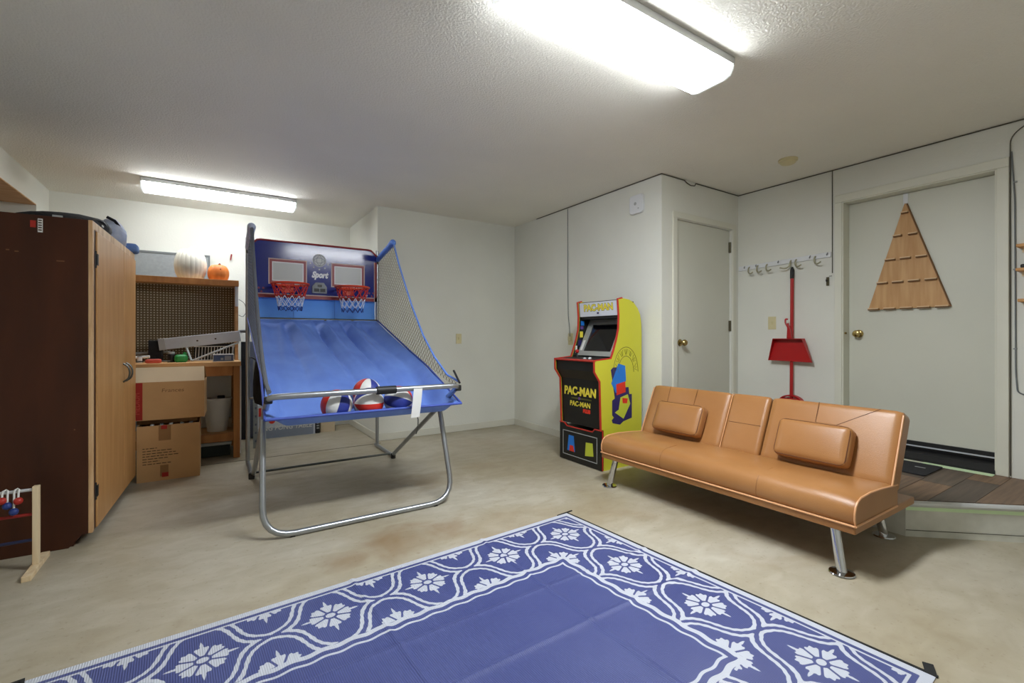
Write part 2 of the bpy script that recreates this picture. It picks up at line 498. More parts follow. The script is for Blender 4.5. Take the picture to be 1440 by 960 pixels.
# left wall with an alcove opening above and behind the wardrobe
wl = MB().box(XL - th, XL, YN, 3.3, 0, CEIL).box(XL - th, XL, 5.56, YF, 0, CEIL).box(XL - th, XL, 3.3, 5.56, 2.222, CEIL)
struct(wl.build('wall_left', 'wall'), 'left white wall with header over an alcove')
struct(MB().box(XL - 1.0, XL - 0.0005, 3.3, 5.56, 2.214, 2.222).build('ceiling_alcove', 'alcove_wood'), 'bare plywood ceiling of the alcove in the left wall')
struct(MB().box(XL - 1.0, XL - th, 5.56, 5.66, 0, 2.222).box(XL - 1.1, XL - 1.0, 3.2, 5.66, 0, 2.222).box(XL - 1.0, XL - th, 3.2, 3.3, 0, 2.222).build('wall_alcove', 'wall'), 'white inner walls of the alcove')
struct(MB().box(XL - th, XD + th, YN - th, YN, 0, CEIL).build('wall_front', 'wall'), 'white wall behind the camera')
# closet wall with door opening
D1 = (3.322, 4.133, 2.092)
w = MB().box(XS, D1[0], YC, YC + th, 0, CEIL).box(D1[1], XD, YC, YC + th, 0, CEIL).box(D1[0], D1[1], YC, YC + th, D1[2], CEIL)
struct(w.build('wall_closet', 'wall'), 'narrow white wall around the closet door')
# door wall
D2 = (0.80, 1.656, 2.155)
w = MB().box(XD, XD + th + 0.04, YN, D2[0], 0, CEIL).box(XD, XD + th + 0.04, D2[1], YC + th, 0, CEIL).box(XD, XD + th + 0.04, D2[0], D2[1], D2[2], CEIL)
struct(w.build('wall_door', 'wall'), 'white wall with the house door on the right')
# baseboards
def baseboard(name, b, label): struct(MB().box(*b).build(name, 'lower_wall', bevel=0.004), label)
baseboard('baseboard_back', (XW + 0.004, XS, YB - 0.012, YB, 0, 0.075), 'low painted baseboard of the back wall')
baseboard('baseboard_side', (XS - 0.012, XS, YC + th, YB - 0.012, 0, 0.075), 'low painted baseboard of the side wall')
baseboard('baseboard_far', (XL, XW, YF - 0.012, YF, 0, 0.075), 'low painted baseboard of the far wall')
baseboard('baseboard_return', (XW - 0.012, XW, YB, YF - 0.012, 0, 0.075), 'low painted baseboard of the return wall')

# ---- landing in front of the doors
land_poly = [(3.145, YC), (XD, YC), (XD, -0.025), (3.145, 0.935)]
lo = MB().prism(land_poly, 'z', 0, LAND - 0.012).build('floor_landing', 'riser')
struct(lo, 'raised landing with wood planks, metal nosing and grey riser by the house door')
def clip_poly(poly, axis, lo_, hi_):
    for sgn, lim in ((1, lo_), (-1, -hi_)):
        out = []
        for i in range(len(poly)):
            a, b = poly[i], poly[(i + 1) % len(poly)]
            da, db = sgn * a[axis] - lim, sgn * b[axis] - lim
            if da >= 0: out.append(a)
            if (da >= 0) != (db >= 0):
                t = da / (da - db); out.append((a[0] + (b[0] - a[0]) * t, a[1] + (b[1] - a[1]) * t))
        poly = out
        if len(poly) < 3: return []
    return poly
pw = 0.15; k = 0
y = -0.025
inset = [(3.165, YC - 0.002), (XD - 0.002, YC - 0.002), (XD - 0.002, 0.01), (3.165, 0.957)]
while y < YC:
    offs = [0.31, 0.82, 0.55, 1.05][k % 4]
    xs = [3.14, 3.14 + offs, XD] if offs < 1.0 else [3.14, 3.14 + offs - 0.45, XD]
    for q in range(2):
        p = clip_poly(clip_poly(inset, 1, y + 0.0012, y + pw - 0.0012), 0, xs[q] + 0.0012, xs[q + 1] - 0.0012)
        if len(p) >= 3:
            MB().prism(p, 'z', LAND - 0.012, LAND + random.uniform(-0.0006, 0.0006)).build('plank', 'plank%d' % ((k * 2 + q * 3 + k // 3) % 4), lo)
    y += pw; k += 1
ddir = Vector((XD - 3.145, -0.025 - 0.935, 0)).normalized(); dn = Vector((ddir.y, -ddir.x, 0)) * -1
dn = Vector((-0.66, -0.75, 0))
e0, e1 = Vector((3.145, 0.935, 0)), Vector((XD, -0.025, 0))
part_label(MB().tube([(3.15, YC - 0.01, LAND - 0.012), (3.15, 0.94, LAND - 0.012)], 0.016, 10).tube([e0 + Vector((0, 0, LAND - 0.012)), e1 + Vector((-0.01, 0.01, LAND - 0.012))], 0.016, 10).build('nosing', 'nosing', lo, smooth=True), 'grey metal nosing along the edge')
off = dn.normalized() * 0.003
part_label(MB().add([e0 + off + Vector((0, 0, 0.143)), e1 + off + Vector((0, 0, 0.143)), e1 + off + Vector((0, 0, 0.166)), e0 + off + Vector((0, 0, 0.166)),
                     e0 + Vector((0, 0, 0.143)), e1 + Vector((0, 0, 0.143)), e1 + Vector((0, 0, 0.166)), e0 + Vector((0, 0, 0.166))],
                    [(0, 1, 2, 3), (4, 7, 6, 5), (0, 4, 5, 1), (3, 2, 6, 7)]).build('tape_strip', 'tape_green', lo), 'pale green tape under the nosing')
part_label(MB().add([e0 + off + Vector((0, 0, 0.034)), e1 + off + Vector((0, 0, 0.034)), e1 + off + Vector((0, 0, 0.038)), e0 + off + Vector((0, 0, 0.038))], [(0, 1, 2, 3)]).build('riser_line', 'gap_dark', lo), 'dark joint low on the riser')

# ---- door_1: closet door
d1 = MB().box(D1[0] + 0.003, D1[1] - 0.003, YC + 0.022, YC + 0.06, LAND + 0.01, D1[2] - 0.003).build('door_1', 'door_paint')
struct(d1, 'plain painted closet door with brass knob in the narrow wall')
cs = 0.058
t1 = MB().box(D1[0] - cs, D1[0] - 0.004, YC - 0.014, YC, LAND, D1[2] + 0.004).box(D1[1] + 0.004, D1[1] + cs, YC - 0.014, YC, LAND, D1[2] + 0.004).box(D1[0] - cs, D1[1] + cs, YC - 0.014, YC, D1[2] + 0.004, D1[2] + cs)
part_label(t1.build('door_casing', 'trim_paint', d1, bevel=0.003), 'painted casing')
MB().box(D1[0], D1[1], YC + 0.062, YC + 0.075, LAND, D1[2]).build('door_stop', 'gap_dark', d1)
def knob(parent, pos, face):
    m = MB(); R = Matrix.Rotation(PI / 2, 4, 'X') if face == 'y' else Matrix.Rotation(-PI / 2, 4, 'Y')
    m.M = T(*pos) @ R
    m.lathe([(0.030, 0), (0.031, 0.004), (0.024, 0.009), (0.012, 0.012), (0.011, 0.028), (0.019, 0.033), (0.027, 0.043), (0.028, 0.054), (0.022, 0.064), (0.008, 0.068)], 20)
    part_label(m.build('knob', 'brass', parent, smooth=True), 'round brass knob')
knob(d1, (3.395, YC + 0.022, 1.03), 'y')
for z in (1.93, 1.185, 0.42):
    MB().tube([(D1[1] - 0.001, YC + 0.012, z - 0.05), (D1[1] - 0.001, YC + 0.012, z + 0.05)], 0.009, 8).box(D1[1] - 0.014, D1[1] + 0.004, YC + 0.012, YC + 0.03, z - 0.05, z + 0.05).build('hinge', 'hinge_metal', d1)

# ---- door_2: house door
d2 = MB().box(XD + 0.10, XD + 0.135, D2[0] + 0.003, D2[1] - 0.003, 0.305, D2[2] - 0.004).build('door_2', 'door_paint')
struct(d2, 'wide plain painted house door with brass knob and black threshold')
c2 = 0.058
t2 = MB().box(XD - 0.014, XD, D2[1] + 0.006, D2[1] + c2, LAND, D2[2] + 0.006).box(XD - 0.014, XD, D2[0] - c2 - 0.005, D2[0] - 0.006, LAND, D2[2] + 0.006).box(XD - 0.014, XD, D2[0] - c2 - 0.005, D2[1] + c2, D2[2] + 0.006, D2[2] + 0.066)
part_label(t2.build('door_casing', 'trim_paint', d2, bevel=0.004), 'painted casing')
part_label(MB().box(XD - 0.004, XD + 0.1, D2[1] - 0.002, D2[1] + 0.006, LAND, D2[2]).box(XD - 0.004, XD + 0.1, D2[0] - 0.006, D2[0] + 0.002, LAND, D2[2]).box(XD - 0.004, XD + 0.1, D2[0], D2[1], D2[2] - 0.002, D2[2] + 0.006).build('door_jamb', 'trim_paint', d2), 'painted jamb')
part_label(MB().box(XD + 0.085, XD + 0.1, D2[0], D2[1], 0.262, 0.315).build('door_sweep', 'black', d2), 'black rubber sweep')
part_label(MB().box(XD + 0.072, XD + 0.1, D2[0], D2[1], 0.278, 0.286).build('sweep_strip', 'aluminium', d2), 'thin bright strip')
part_label(MB().prism([(XD - 0.015, LAND + 0.018), (XD + 0.02, LAND + 0.05), (XD + 0.10, LAND + 0.07), (XD + 0.135, LAND + 0.07), (XD + 0.135, LAND), (XD - 0.015, LAND)], 'y', D2[0], D2[1]).build('threshold', 'black', d2), 'black threshold')
part_label(MB().box(XD - 0.085, XD - 0.016, 0.797, 1.15, LAND + 0.001, LAND + 0.004).build('tape_strip', 'tape_green', d2), 'pale green tape on the floor')
part_label(MB().box(XD - 0.075, XD - 0.016, 1.15, 1.66, LAND + 0.001, LAND + 0.003).build('tape_strip', 'tape_pale', d2), 'cream tape on the floor')
knob(d2, (XD + 0.10, 1.585, 1.105), 'x')
MB().tube([(XD + 0.02, D2[1] - 0.003, 1.11), (XD + 0.02, D2[1] - 0.014, 1.11)], 0.008, 8).build('strike_plate', 'brass', d2)

# ================================================================== CEILING LIGHTS
def fixture(x0, x1, y0, y1, label, ms):
    t = thing('ceiling_light', label, 'ceiling light', ((x0 + x1) / 2, (y0 + y1) / 2, CEIL), 0, 'fluorescent wraparound ceiling lights')
    w = (y1 - y0)
    MB().box(x0, x1, y0 - 0.004, y1 + 0.004, CEIL - 0.036, CEIL - 0.0005).build('housing', 'fixture_metal', t, bevel=0.003)
    yc = (y0 + y1) / 2; h = w / 2
    prof = [(-0.985, 0.036), (-0.95, 0.056), (-0.84, 0.079), (-0.58, 0.089), (0.58, 0.089), (0.84, 0.079), (0.95, 0.056), (0.985, 0.036)]
    prof = [(yc + h * a, CEIL - b) for a, b in prof]
    m = MB().prism(prof, 'x', x0 + 0.012, x1 - 0.012)
    m.mi = [1 if abs(sum(m.v[i][1] for i in f) / len(f) - yc) > h * 0.8 or len(f) > 4 else 0 for f in m.f]
    m.build('diffuser', ms, t)
    pc = [(yc + (p[0] - yc) * 1.015, CEIL - (CEIL - p[1]) * 1.02) for p in prof]
    for (a, b) in ((x0, x0 + 0.012), (x1 - 0.012, x1)):
        MB().prism(pc, 'x', a, b).build('end_cap', 'lamp_cap', t)
    return t
fixture(0.90, 2.13, 1.295, 1.545, 'large glowing white fluorescent ceiling light nearest the viewer', ['lamp_diffuser', 'lamp_side'])
fixture(-0.52, 0.69, 4.98, 5.22, 'glowing fluorescent ceiling light above the workbench by the far wall', ['lamp_diffuser_far', 'lamp_side_far'])

# ================================================================== RUG
def rug():
    c = (1.811, 2.18); ang = math.radians(3.6)
    LX, LY = 2.32, 1.69          # lengths along the back edge and the right edge
    res = 0.005
    nu, nv = int(LX / res), int(LY / res)
    u = np.linspace(0, LX, nu + 1); v = np.linspace(0, LY, nv + 1)
    U, V = np.meshgrid(u, v, indexing='ij')      # distance from right edge, from back edge
    du = np.minimum(U, LX - U); dv = np.minimum(V, LY - V); dE = np.minimum(du, dv)
    s = 0.41
    f0 = 0.218                                   # first flower centre from the corner
    def band(d, c0, w): return w / 2 - np.abs(d - c0)
    # ogee trellis: flowers on a (s x s) grid in both directions, offset rows
    # mirror so that the pattern starts equally in each corner
    Uu, Vv = U, V
    px = (Uu - f0) / s; py = (Vv - f0) / s
    best = np.full(U.shape, -1.0)
    wob = 0.004 * np.sin(2 * PI * U / 0.041) * np.sin(2 * PI * V / 0.041)
    # two families of wavy lines crossing
    ax = px + py; bx = px - py
    def ogee(t, w_, ph):
        g = t + 0.085 * np.sin(2 * PI * w_ + ph)
        return np.abs(g - np.round(g - 0.5) - 0.5) * s / math.sqrt(2)
    l1 = ogee(ax, bx, 0.0); l2 = ogee(bx, ax, 0.0)
    dl = np.minimum(l1, l2) + wob * 0.5
    lines = np.maximum(0.0075 - np.abs(dl - 0.016), -1)
    # flowers at cell centres (integer px,py with even-odd) 
    flower = np.full(U.shape, -1.0)
    for (ox, oy) in ((0, 0), (0.5, 0.5)):
        fx = ((px - ox) - np.round(px - ox)) * s; fy = ((py - oy) - np.round(py - oy)) * s
        r = np.hypot(fx, fy); a = np.arctan2(fy, fx)
        pet = 0.066 + 0.012 * np.abs(np.cos(4 * a)) + 0.004 * np.cos(24 * a)
        slit = np.abs(np.sin(4 * a)) if True else a
        sl = np.minimum(np.abs(((a / (PI / 4) - 0.5) % 1.0) - 0.5) * 2, 1)           # 0 at petal axis .. 1 between petals
        f = np.minimum(pet - r, r - 0.026)
        f = np.minimum(f, (1 - sl) * r * 0.40 - 0.0042)
        f = np.minimum(f, np.maximum(np.abs(np.sin(a * 4 + PI / 2)) * 0 + 1, 0))
        f = np.maximum(f, 0.0145 - np.hypot(fx * 0.8, fy))
        # dart tips in four directions
        for q in range(4):
            ca, sa = math.cos(q * PI / 2), math.sin(q * PI / 2)
            x = fx * ca + fy * sa; y = -fx * sa + fy * ca
            f = np.maximum(f, np.minimum(0.0062 - np.abs(y) * 1.0 - np.maximum(0, (x - 0.085)) * 0.2, np.minimum(x - 0.080, 0.112 - x)))
        if ox == 0: flower = np.maximum(flower, f)
        else: flower = np.maximum(flower, f)
    bord = np.maximum(lines, flower)
    inB = np.minimum(dE - 0.052, 0.398 - dE)
    bord = np.minimum(bord, inB)
    wv = 0.006 * np.sin(2 * PI * (U + V) / 0.137) 
    d2 = dE + np.where(du < dv, 0.004 * np.sin(2 * PI * V / 0.1), 0.004 * np.sin(2 * PI * U / 0.1))
    pat = np.maximum(bord, band(dE, 0.016, 0.032))
    pat = np.maximum(pat, band(dE, 0.053, 0.009))
    pat = np.maximum(pat, band(d2, 0.408, 0.022))
    pat = np.maximum(pat, band(d2, 0.446, 0.011))
    ca, sa = math.cos(ang), math.sin(ang)
    # along the back edge: direction (-cos, -sin); along the right edge: direction (sin, -cos)
    Xw = -U * ca + V * sa; Yw = -U * sa - V * ca
    # slight lumps so the mat does not lie like glass
    Zw = 0.004 + 0.0016 * np.sin(U * 5.1 + 0.6) * np.sin(V * 6.3) + 0.005 * np.exp(-((U - V * 0.05 - 0.62) / 0.012) ** 2) + 0.005 * np.exp(-((U - 1.30) / 0.012) ** 2) + 0.005 * np.exp(-((V - 0.86 + 0.04 * U) / 0.012) ** 2) + 0.004 * np.exp(-((V - 0.58 + 0.03 * U) / 0.010) ** 2)
    n = U.size
    co = np.stack([Xw, Yw, Zw], -1).reshape(-1, 3)
    i, jn = np.meshgrid(np.arange(nu), np.arange(nv), indexing='ij')
    a = (i * (nv + 1) + jn).ravel()
    F = np.stack([a, a + 1, a + nv + 2, a + nv + 1], -1)
    me = bpy.data.meshes.new('weave')
    me.vertices.add(n); me.vertices.foreach_set('co', co.ravel())
    me.loops.add(F.size); me.loops.foreach_set('vertex_index', F.ravel())
    me.polygons.add(len(F)); me.polygons.foreach_set('loop_start', np.arange(0, F.size, 4))
    me.update(calc_edges=True)
    at = me.attributes.new('pattern', 'FLOAT', 'POINT'); at.data.foreach_set('value', pat.ravel().astype(np.float32))
    m = bpy.data.materials.new('rug_weave'); m.use_nodes = True
    nt = m.node_tree; b = nt.nodes['Principled BSDF']; N = nt.nodes.new; L = nt.links.new
    an = N('ShaderNodeAttribute'); an.attribute_name = 'pattern'
    mr = N('ShaderNodeMapRange'); mr.interpolation_type = 'SMOOTHSTEP'
    mr.inputs[1].default_value = -0.0008; mr.inputs[2].default_value = 0.0008
    L(an.outputs['Fac'], mr.inputs[0])
    tc = N('ShaderNodeTexCoord')
    mp = N('ShaderNodeMapping'); mp.inputs['Rotation'].default_value = (0, 0, -ang); L(tc.outputs['Object'], mp.inputs['Vector'])
    wv = N('ShaderNodeTexWave'); wv.inputs['Scale'].default_value = 46; wv.bands_direction = 'X'; L(mp.outputs[0], wv.inputs['Vector'])
    wv.inputs['Distortion'].default_value = 0.6
    no = N('ShaderNodeTexNoise'); no.inputs['Scale'].default_value = 1.6; no.inputs['Detail'].default_value = 5; L(mp.outputs[0], no.inputs['Vector'])
    rm = N('ShaderNodeValToRGB'); rm.color_ramp.elements[0].position = 0.3; rm.color_ramp.elements[1].position = 0.7
    rm.color_ramp.elements[0].color = lin((66, 76, 136)) + (1,); rm.color_ramp.elements[1].color = lin((84, 94, 150)) + (1,)
    L(no.outputs['Fac'], rm.inputs[0])
    mw = N('ShaderNodeMixRGB'); mw.blend_type = 'MULTIPLY'; mw.inputs[0].default_value = 0.75
    rw = N('ShaderNodeValToRGB'); rw.color_ramp.elements[0].color = (0.55, 0.55, 0.6, 1); rw.color_ramp.elements[1].color = (1, 1, 1, 1)
    L(wv.outputs['Fac'], rw.inputs[0]); L(rm.outputs[0], mw.inputs[1]); L(rw.outputs[0], mw.inputs[2])
    mx = N('ShaderNodeMixRGB'); L(mr.outputs[0], mx.inputs[0]); L(mw.outputs[0], mx.inputs[1]); mx.inputs[2].default_value = lin((196, 200, 210)) + (1,)
    L(mx.outputs[0], b.inputs['Base Color']); b.inputs['Roughness'].default_value = 0.5
    bp = N('ShaderNodeBump'); bp.inputs['Strength'].default_value = 0.35; bp.inputs['Distance'].default_value = 0.004
    L(wv.outputs['Fac'], bp.inputs['Height']); L(bp.outputs[0], b.inputs['Normal'])
    me.materials.append(m)
    me.shade_smooth()
    t = thing('rug', 'large navy woven rug with white floral trellis border on the concrete', 'rug', (c[0], c[1], 0))
    o = bpy.data.objects.new('weave', me); COL.objects.link(o); o.parent = t
    # binding and corner straps, in world space
    def W(uu, vv, z=0.004): return Vector((c[0] - uu * ca + vv * sa, c[1] - uu * sa - vv * ca, z))
    def strip(pts, w_, name):
        m_ = MB()
        for (p, q) in pts:
            d = (q - p).normalized(); nn = Vector((-d.y, d.x, 0)) * w_
            m_.add([p - nn, q - nn, q + nn, p + nn, p - nn + Vector((0, 0, 0.004)), q - nn + Vector((0, 0, 0.004)), q + nn + Vector((0, 0, 0.004)), p + nn + Vector((0, 0, 0.004))],
                   [(0, 3, 2, 1), (4, 5, 6, 7), (0, 1, 5, 4), (1, 2, 6, 5), (2, 3, 7, 6), (3, 0, 4, 7)])
        return m_.build(name, 'strap_black', t)
    strip([(W(-0.005, -0.004, 0.001), W(-0.005, LY + 0.004, 0.001))], 0.006, 'binding')
    strip([(W(LX + 0.005, -0.004, 0.001), W(LX + 0.005, LY, 0.001))], 0.006, 'binding')
    strip([(W(-0.055, -0.012, 0.001), W(0.07, -0.006, 0.001))], 0.004, 'corner_strap')
    strip([(W(-0.004, LY - 0.012, 0.001), W(-0.05, LY - 0.03, 0.006))], 0.014, 'corner_strap')
    strip([(W(LX - 0.01, -0.002, 0.001), W(LX + 0.08, 0.01, 0.001))], 0.016, 'corner_strap')
rug()

# ================================================================== FUTON
def futon():
    t = thing('futon', 'caramel leather futon sofa with chrome legs against the landing', 'sofa', (2.745, 1.68, 0))
    y0, y1 = 0.885, 2.475
    # base frame board
    MB().box(2.385, 3.105, y0, y1, 0.198, 0.236).build('base_frame', 'leather', t, bevel=0.006)
    MB().tube([(2.381, y0 - 0.001, 0.237), (2.381, y1 + 0.001, 0.237)], 0.005, 8).tube([(2.381, y0 - 0.002, 0.237), (2.86, y0 - 0.002, 0.237)], 0.005, 8).tube([(2.381, y1 + 0.002, 0.237), (2.86, y1 + 0.002, 0.237)], 0.005, 8).build('piping', 'piping', t, smooth=True)
    # seat cushion: side profile with full rounded front, then extruded along y
    prof = [(2.392, 0.240), (2.383, 0.262), (2.384, 0.295), (2.394, 0.325), (2.415, 0.347), (2.45, 0.360), (2.55, 0.366), (2.68, 0.360), (2.80, 0.350), (2.875, 0.344), (2.875, 0.240)]
    ny = 60
    m = MB(); n = len(prof); vs = []; fs = []
    for i in range(ny + 1):
        s = i / ny; yy = y0 + (y1 - y0) * s
        e = min(s, 1 - s) * (y1 - y0)
        k = 1 - max(0, 1 - e / 0.03) ** 2 * 0.09
        puff = 0.004 * math.sin(PI * s) - 0.003 * math.exp(-((s - 0.37) * 60) ** 2) * 0
        for (x, z) in prof:
            zc, xc = 0.28, 2.63
            zz = zc + (z - zc) * k if z > zc else z
            vs.append((xc + (x - xc) * (1 - (1 - k) * 0.15), yy, zz + (puff if z > 0.3 else 0) + (0.0018 * math.sin(yy * 23 + x * 9) if z > 0.33 else 0)))
    for i in range(ny):
        for q in range(n - 1):
            fs.append((i * n + q, (i + 1) * n + q, (i + 1) * n + q + 1, i * n + q + 1))
    fs.append(tuple(range(n))); fs.append(tuple(ny * n + q for q in range(n)))
    m.add(vs, fs)
    seat = m.build('seat', 'leather', t, smooth=True, angle=50)
    part_label(seat, 'padded bench seat')
    for yy in (y0 + 0.002, y1 - 0.002):
        MB().tube([(x * 1.0, yy, 0.28 + (z - 0.28) * 0.915 if z > 0.28 else z) for (x, z) in prof[:-1]], 0.0045, 6).build('piping', 'piping', seat, smooth=True)
    for yy in (1.33, 1.95):
        MB().tube([(x - (0.0 if z > 0.35 else 0.001), yy, z + 0.0022) for (x, z) in prof[:7]], 0.0016, 5).build('seam', 'seam_soft', seat)
    # back cushions in a tilted frame
    up = Vector((0.165, 0, 0.365)).normalized(); nrm = Vector((up.z, 0, -up.x))     # nrm points backwards (+x)
    M = Matrix(((nrm.x, 0, up.x, 2.80), (0, 1, 0, 0), (nrm.z, 0, up.z, 0.335), (0, 0, 0, 1)))
    Hh = 0.402
    for (a, b, nm, bul) in ((y0, 1.548, 'back_cushion', 0.006), (1.556, 1.812, 'center_console', 0.003), (1.818, y1, 'back_cushion', 0.006)):
        m = MB(); m.M = M
        m.rbox((0.055, (a + b) / 2, Hh / 2), (0.055, (b - a) / 2, Hh / 2), 0.022, 14, (bul, 0.0, 0.002))
        c = m.build(nm, 'leather', t, smooth=True, angle=60)
        if nm == 'back_cushion':
            m = MB(); m.M = M
            q = [(0.004, yy, zz) for yy, zz in rrect(a + 0.004, b - 0.004, 0.006, Hh - 0.006, 0.02)]
            edge = (0.006, a + 0.002) if a == y0 else (0.006, b - 0.002)
            m.tube([(edge[0] - 0.002, edge[1], 0.012), (edge[0] - 0.002, edge[1], Hh - 0.024)], 0.0045, 6)
            m.build('piping', 'piping', c, smooth=True)
            m = MB(); m.M = M
            mid = (a + b) / 2 + (0.06 if a == y0 else -0.07)
            m.tube([(-0.0062, mid, Hh * 0.99), (-0.0065, mid, Hh * 0.55)], 0.0014, 5)
            if a == y0:
                m.build('seam', 'seam', c); m = MB(); m.M = M; m.tube([(-0.0020, a + 0.10, Hh * 0.985), (-0.0068, a + 0.30, Hh * 0.66)], 0.0014, 5)
            else:
                m.build('seam', 'seam', c); m = MB(); m.M = M; m.tube([(-0.0030, b - 0.16, Hh * 0.985), (-0.0068, b - 0.17, Hh * 0.66)], 0.0014, 5)
            m.build('seam', 'seam', c)
        else:
            m = MB(); m.M = M
            m.tube([(0.002, b - 0.002, 0.01), (0.002, b - 0.002, Hh - 0.01), (0.03, b - 0.002, Hh)], 0.0035, 6)
            m.build('piping', 'piping', c, smooth=True)
            m = MB(); m.M = M
            m.tube([(-0.0035, a + 0.02, Hh * 0.5), (-0.0035, b - 0.02, Hh * 0.5)], 0.0013, 5)
            m.build('seam', 'seam', c)
    # back board behind the cushions and hinge bar
    m = MB(); m.M = M
    m.box(0.106, 0.124, y0 + 0.01, y1 - 0.01, 0.02, Hh - 0.02)
    m.build('back_board', 'leather_dark', t, bevel=0.004)
    MB().tube([(2.93, y0 + 0.05, 0.262), (2.93, y1 - 0.05, 0.262)], 0.02, 10).build('hinge_bar', 'steel_dark', t, smooth=True)
    # legs
    for (fx, fy, tx, ty) in ((2.405, 0.945, 2.43, 0.985), (2.405, 2.415, 2.43, 2.375), (3.05, 1.0, 3.03, 1.03), (3.05, 2.36, 3.03, 2.33)):
        l = MB().tube([(fx, fy, 0.006), (fx * 0.5 + tx * 0.5, fy * 0.5 + ty * 0.5, 0.1), (tx, ty, 0.2)], 0.021, 18).build('leg', 'chrome', t, smooth=True)
        m = MB(); m.M = T(fx, fy, 0)
        m.lathe([(0.050, 0.0), (0.053, 0.004), (0.050, 0.009), (0.030, 0.013)], 24)
        m.build('foot_disc', 'chrome', l, smooth=True)
    return M
FM = futon()
def cushion(yc, half, label):
    t = thing('throw_cushion', label, 'cushion', (2.78, yc, 0.365), 0, 'leather bolster cushions on the futon')
    m = MB(); m.M = FM
    m.rbox((-0.046, yc, 0.148), (0.042, half, 0.108), 0.024, 14, (0.010, 0.006, 0.006))
    m.build('cover', 'leather', t, smooth=True, angle=70)
    m = MB(); m.M = FM
    q = [(-0.078, y, z) for y, z in rrect(yc - half + 0.004, yc + half - 0.004, 0.044, 0.252, 0.03)]
    m.tube(q, 0.003, 6, closed=True)
    m.build('piping', 'seam', t, smooth=True)
cushion(2.135, 0.19, 'left brown leather bolster cushion on the futon, nearer the arcade machine')
cushion(1.25, 0.185, 'right brown leather bolster cushion on the futon, nearer the house door')

